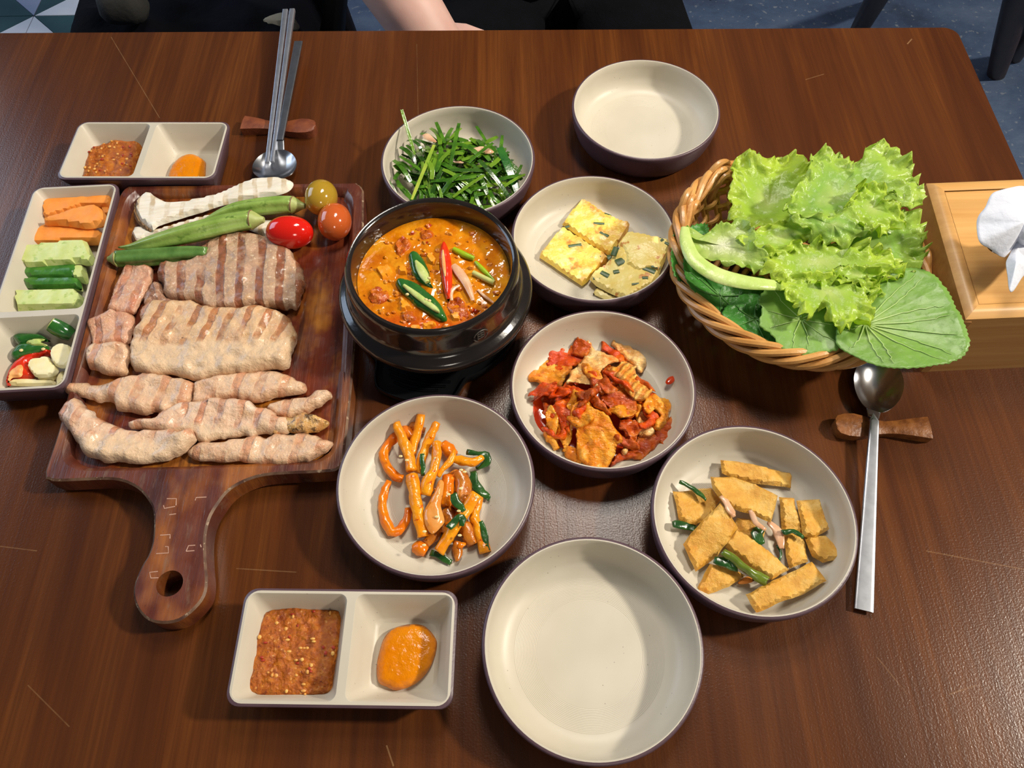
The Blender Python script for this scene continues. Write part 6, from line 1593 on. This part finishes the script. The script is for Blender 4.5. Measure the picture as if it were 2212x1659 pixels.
# ------------------------------------------------------------------ the person across the table
def person():
    """one continuous body grown along a skeleton; sleeves end above the elbow"""
    J = dict(pelvis=(.085, 1.17, .545), belly=(.085, 1.145, .70), chest=(.085, 1.155, .92), neck=(.085, 1.165, 1.075), head0=(.085, 1.15, 1.16), head1=(.085, 1.14, 1.27),
             shR=(-.085, 1.16, 1.02), shL=(.255, 1.16, 1.02), elR=(-.215, 1.02, .78), wrR=(-.075, .925, .575), haR=(-.03, .90, .555),
             elL=(.335, 1.25, .78), wrL=(.352, 1.28, .57), haL=(.355, 1.29, .51),
             hipR=(-.01, 1.10, .53), hipL=(.185, 1.10, .53), knR=(-.165, .73, .50), knL=(.255, .72, .50), anR=(-.17, .74, .09), anL=(.24, .73, .09), toR=(-.14, .62, .035), toL=(.24, .61, .035))
    Rr = dict(pelvis=(.20, .13), belly=(.19, .12), chest=(.17, .105), neck=(.055, .055), head0=(.07, .08), head1=(.075, .09), shR=(.07, .07), shL=(.07, .07), elR=(.056, .056), wrR=(.044, .040), haR=(.04, .018),
              elL=(.046, .046), wrL=(.032, .027), haL=(.04, .018), hipR=(.11, .095), hipL=(.11, .095), knR=(.068, .066), knL=(.068, .066), anR=(.04, .04), anL=(.04, .04), toR=(.036, .03), toL=(.036, .03))
    E_ = [('pelvis', 'belly'), ('belly', 'chest'), ('chest', 'neck'), ('neck', 'head0'), ('head0', 'head1'), ('chest', 'shR'), ('chest', 'shL'), ('shR', 'elR'), ('elR', 'wrR'), ('wrR', 'haR'), ('shL', 'elL'), ('elL', 'wrL'), ('wrL', 'haL'),
          ('pelvis', 'hipR'), ('pelvis', 'hipL'), ('hipR', 'knR'), ('hipL', 'knL'), ('knR', 'anR'), ('knL', 'anL'), ('anR', 'toR'), ('anL', 'toL')]
    names = list(J); vs = [J[k] for k in names]; rad = [Rr[k] for k in names]; ed = []
    for a, b in E_:
        ia, ib = names.index(a), names.index(b)
        if np.linalg.norm(np.subtract(J[a], J[b])) > .2:
            m = len(vs); vs.append(tuple((np.array(J[a]) + J[b]) / 2)); rad.append(tuple((np.array(Rr[a]) + Rr[b]) / 2)); ed += [(ia, m), (m, ib)]
        else: ed.append((ia, ib))
    # five fingers on each hand
    for s, hk, wk in ((1, 'haR', 'wrR'), (-1, 'haL', 'wrL')):
        hp = np.array(J[hk]); d = hp - np.array(J[wk]); d[2] *= .3; d /= np.linalg.norm(d); sd = np.cross(d, (0, 0, 1)); sd /= np.linalg.norm(sd)
        for k, (o, l) in enumerate(((-.030, .062), (-.010, .074), (.010, .070), (.028, .056))):
            b = hp + sd * o + d * .022; i0 = len(vs)
            for q, rr in ((0, .0105), (.5, .0095), (1, .0075)):
                vs.append(tuple(b + d * (l * q) + np.array((0, 0, -.018 * q * q)))); rad.append((rr, rr))
            ed += [(names.index(hk), i0), (i0, i0 + 1), (i0 + 1, i0 + 2)]
        b = hp - sd * .036 * s - d * .01; i0 = len(vs)
        for q in (0, 1):
            vs.append(tuple(b + (d * .5 - sd * s * .6) * (.045 * q))); rad.append((.0115 - .002 * q,) * 2)
        ed += [(names.index(hk), i0), (i0, i0 + 1)]
    me = bpy.data.meshes.new('body'); me.from_pydata(vs, ed, [])
    o = bpy.data.objects.new('person', me); COL.objects.link(o)
    sk = o.modifiers.new('skin', 'SKIN'); sk.use_smooth_shade = True
    sv = me.skin_vertices[0] if len(me.skin_vertices) else None
    if sv is None:
        bpy.context.view_layer.objects.active = o; o.select_set(True)
        bpy.ops.mesh.customdata_skin_add(); sv = me.skin_vertices[0]
    for i, r in enumerate(rad): sv.data[i].radius = r; sv.data[i].use_root = (i == 0)
    o.modifiers.new('sub', 'SUBSURF').levels = 2
    dg = bpy.context.evaluated_depsgraph_get(); ev = o.evaluated_get(dg)
    m2 = bpy.data.meshes.new_from_object(ev)
    V = np.array([v.co[:] for v in m2.vertices]); Fs = [tuple(p.vertices) for p in m2.polygons]
    bpy.data.objects.remove(o)
    # head: push the face into shape
    hc = np.array((.085, 1.145, 1.215))
    t = thing('person', (.085, 1.15, 0), 'person in black clothes seated across the table, one bare forearm resting in the lap', 'person')
    b = part('body', (V, Fs), [M_SKIN, M_CLOTH], t, sharp=0)
    me = b.data
    for p in me.polygons:
        c = V[list(p.vertices)].mean(0)
        arm = (c[0] < -.10 and c[2] < .90 and c[1] > .80 and c[2] > .56 and np.linalg.norm(np.cross(c - np.array(J['elR']), np.subtract(J['shR'], J['elR']))) / np.linalg.norm(np.subtract(J['shR'], J['elR'])) < .09)
        def near(a, b2, r):
            a, b2 = np.array(J[a]), np.array(J[b2]); ab = b2 - a; q = np.clip((c - a) @ ab / (ab @ ab), 0, 1.4); return np.linalg.norm(c - a - ab * q) < r
        skin = near('elR', 'wrR', .075) or near('wrR', 'haR', .06) or near('wrL', 'haL', .05) or c[2] > 1.065
        if c[1] > 1.08 and c[2] < 1.06 and not near('wrL', 'haL', .05): skin = False
        p.material_index = 0 if skin else 1
    mh = simple('black_hair', (24, 20, 18), (34, 28, 24), 80, .4, .001, 300)
    V, Fs = ell((.085, 1.165, 1.245), (.098, .112, .118), 14)
    V = np.where((V[:, 1:2] < 1.13) & (V[:, 2:3] < 1.285), V * (1, 1, 1) + np.array((0, .06, .0)), V)
    part('hair', (V, Fs), mh, t, sharp=0)
    for sx in (-1, 1):
        part('eye', ell((.085 + sx * .032, 1.068, 1.222), (.014, .006, .008), 8), simple('eye_dark', (30, 24, 20), None, rough=.2), t)
        part('ear', ell((.085 + sx * .083, 1.15, 1.21), (.012, .02, .032), 8), M_SKIN, t)
    part('nose', tube([(.085, 1.066, 1.225), (.085, 1.052, 1.195), (.085, 1.062, 1.180)], [.008, .014, .010], 10), M_SKIN, t)
    part('mouth', ell((.085, 1.072, 1.155), (.024, .006, .007), 8), simple('lips', (176, 104, 96), None, rough=.4), t)
person()
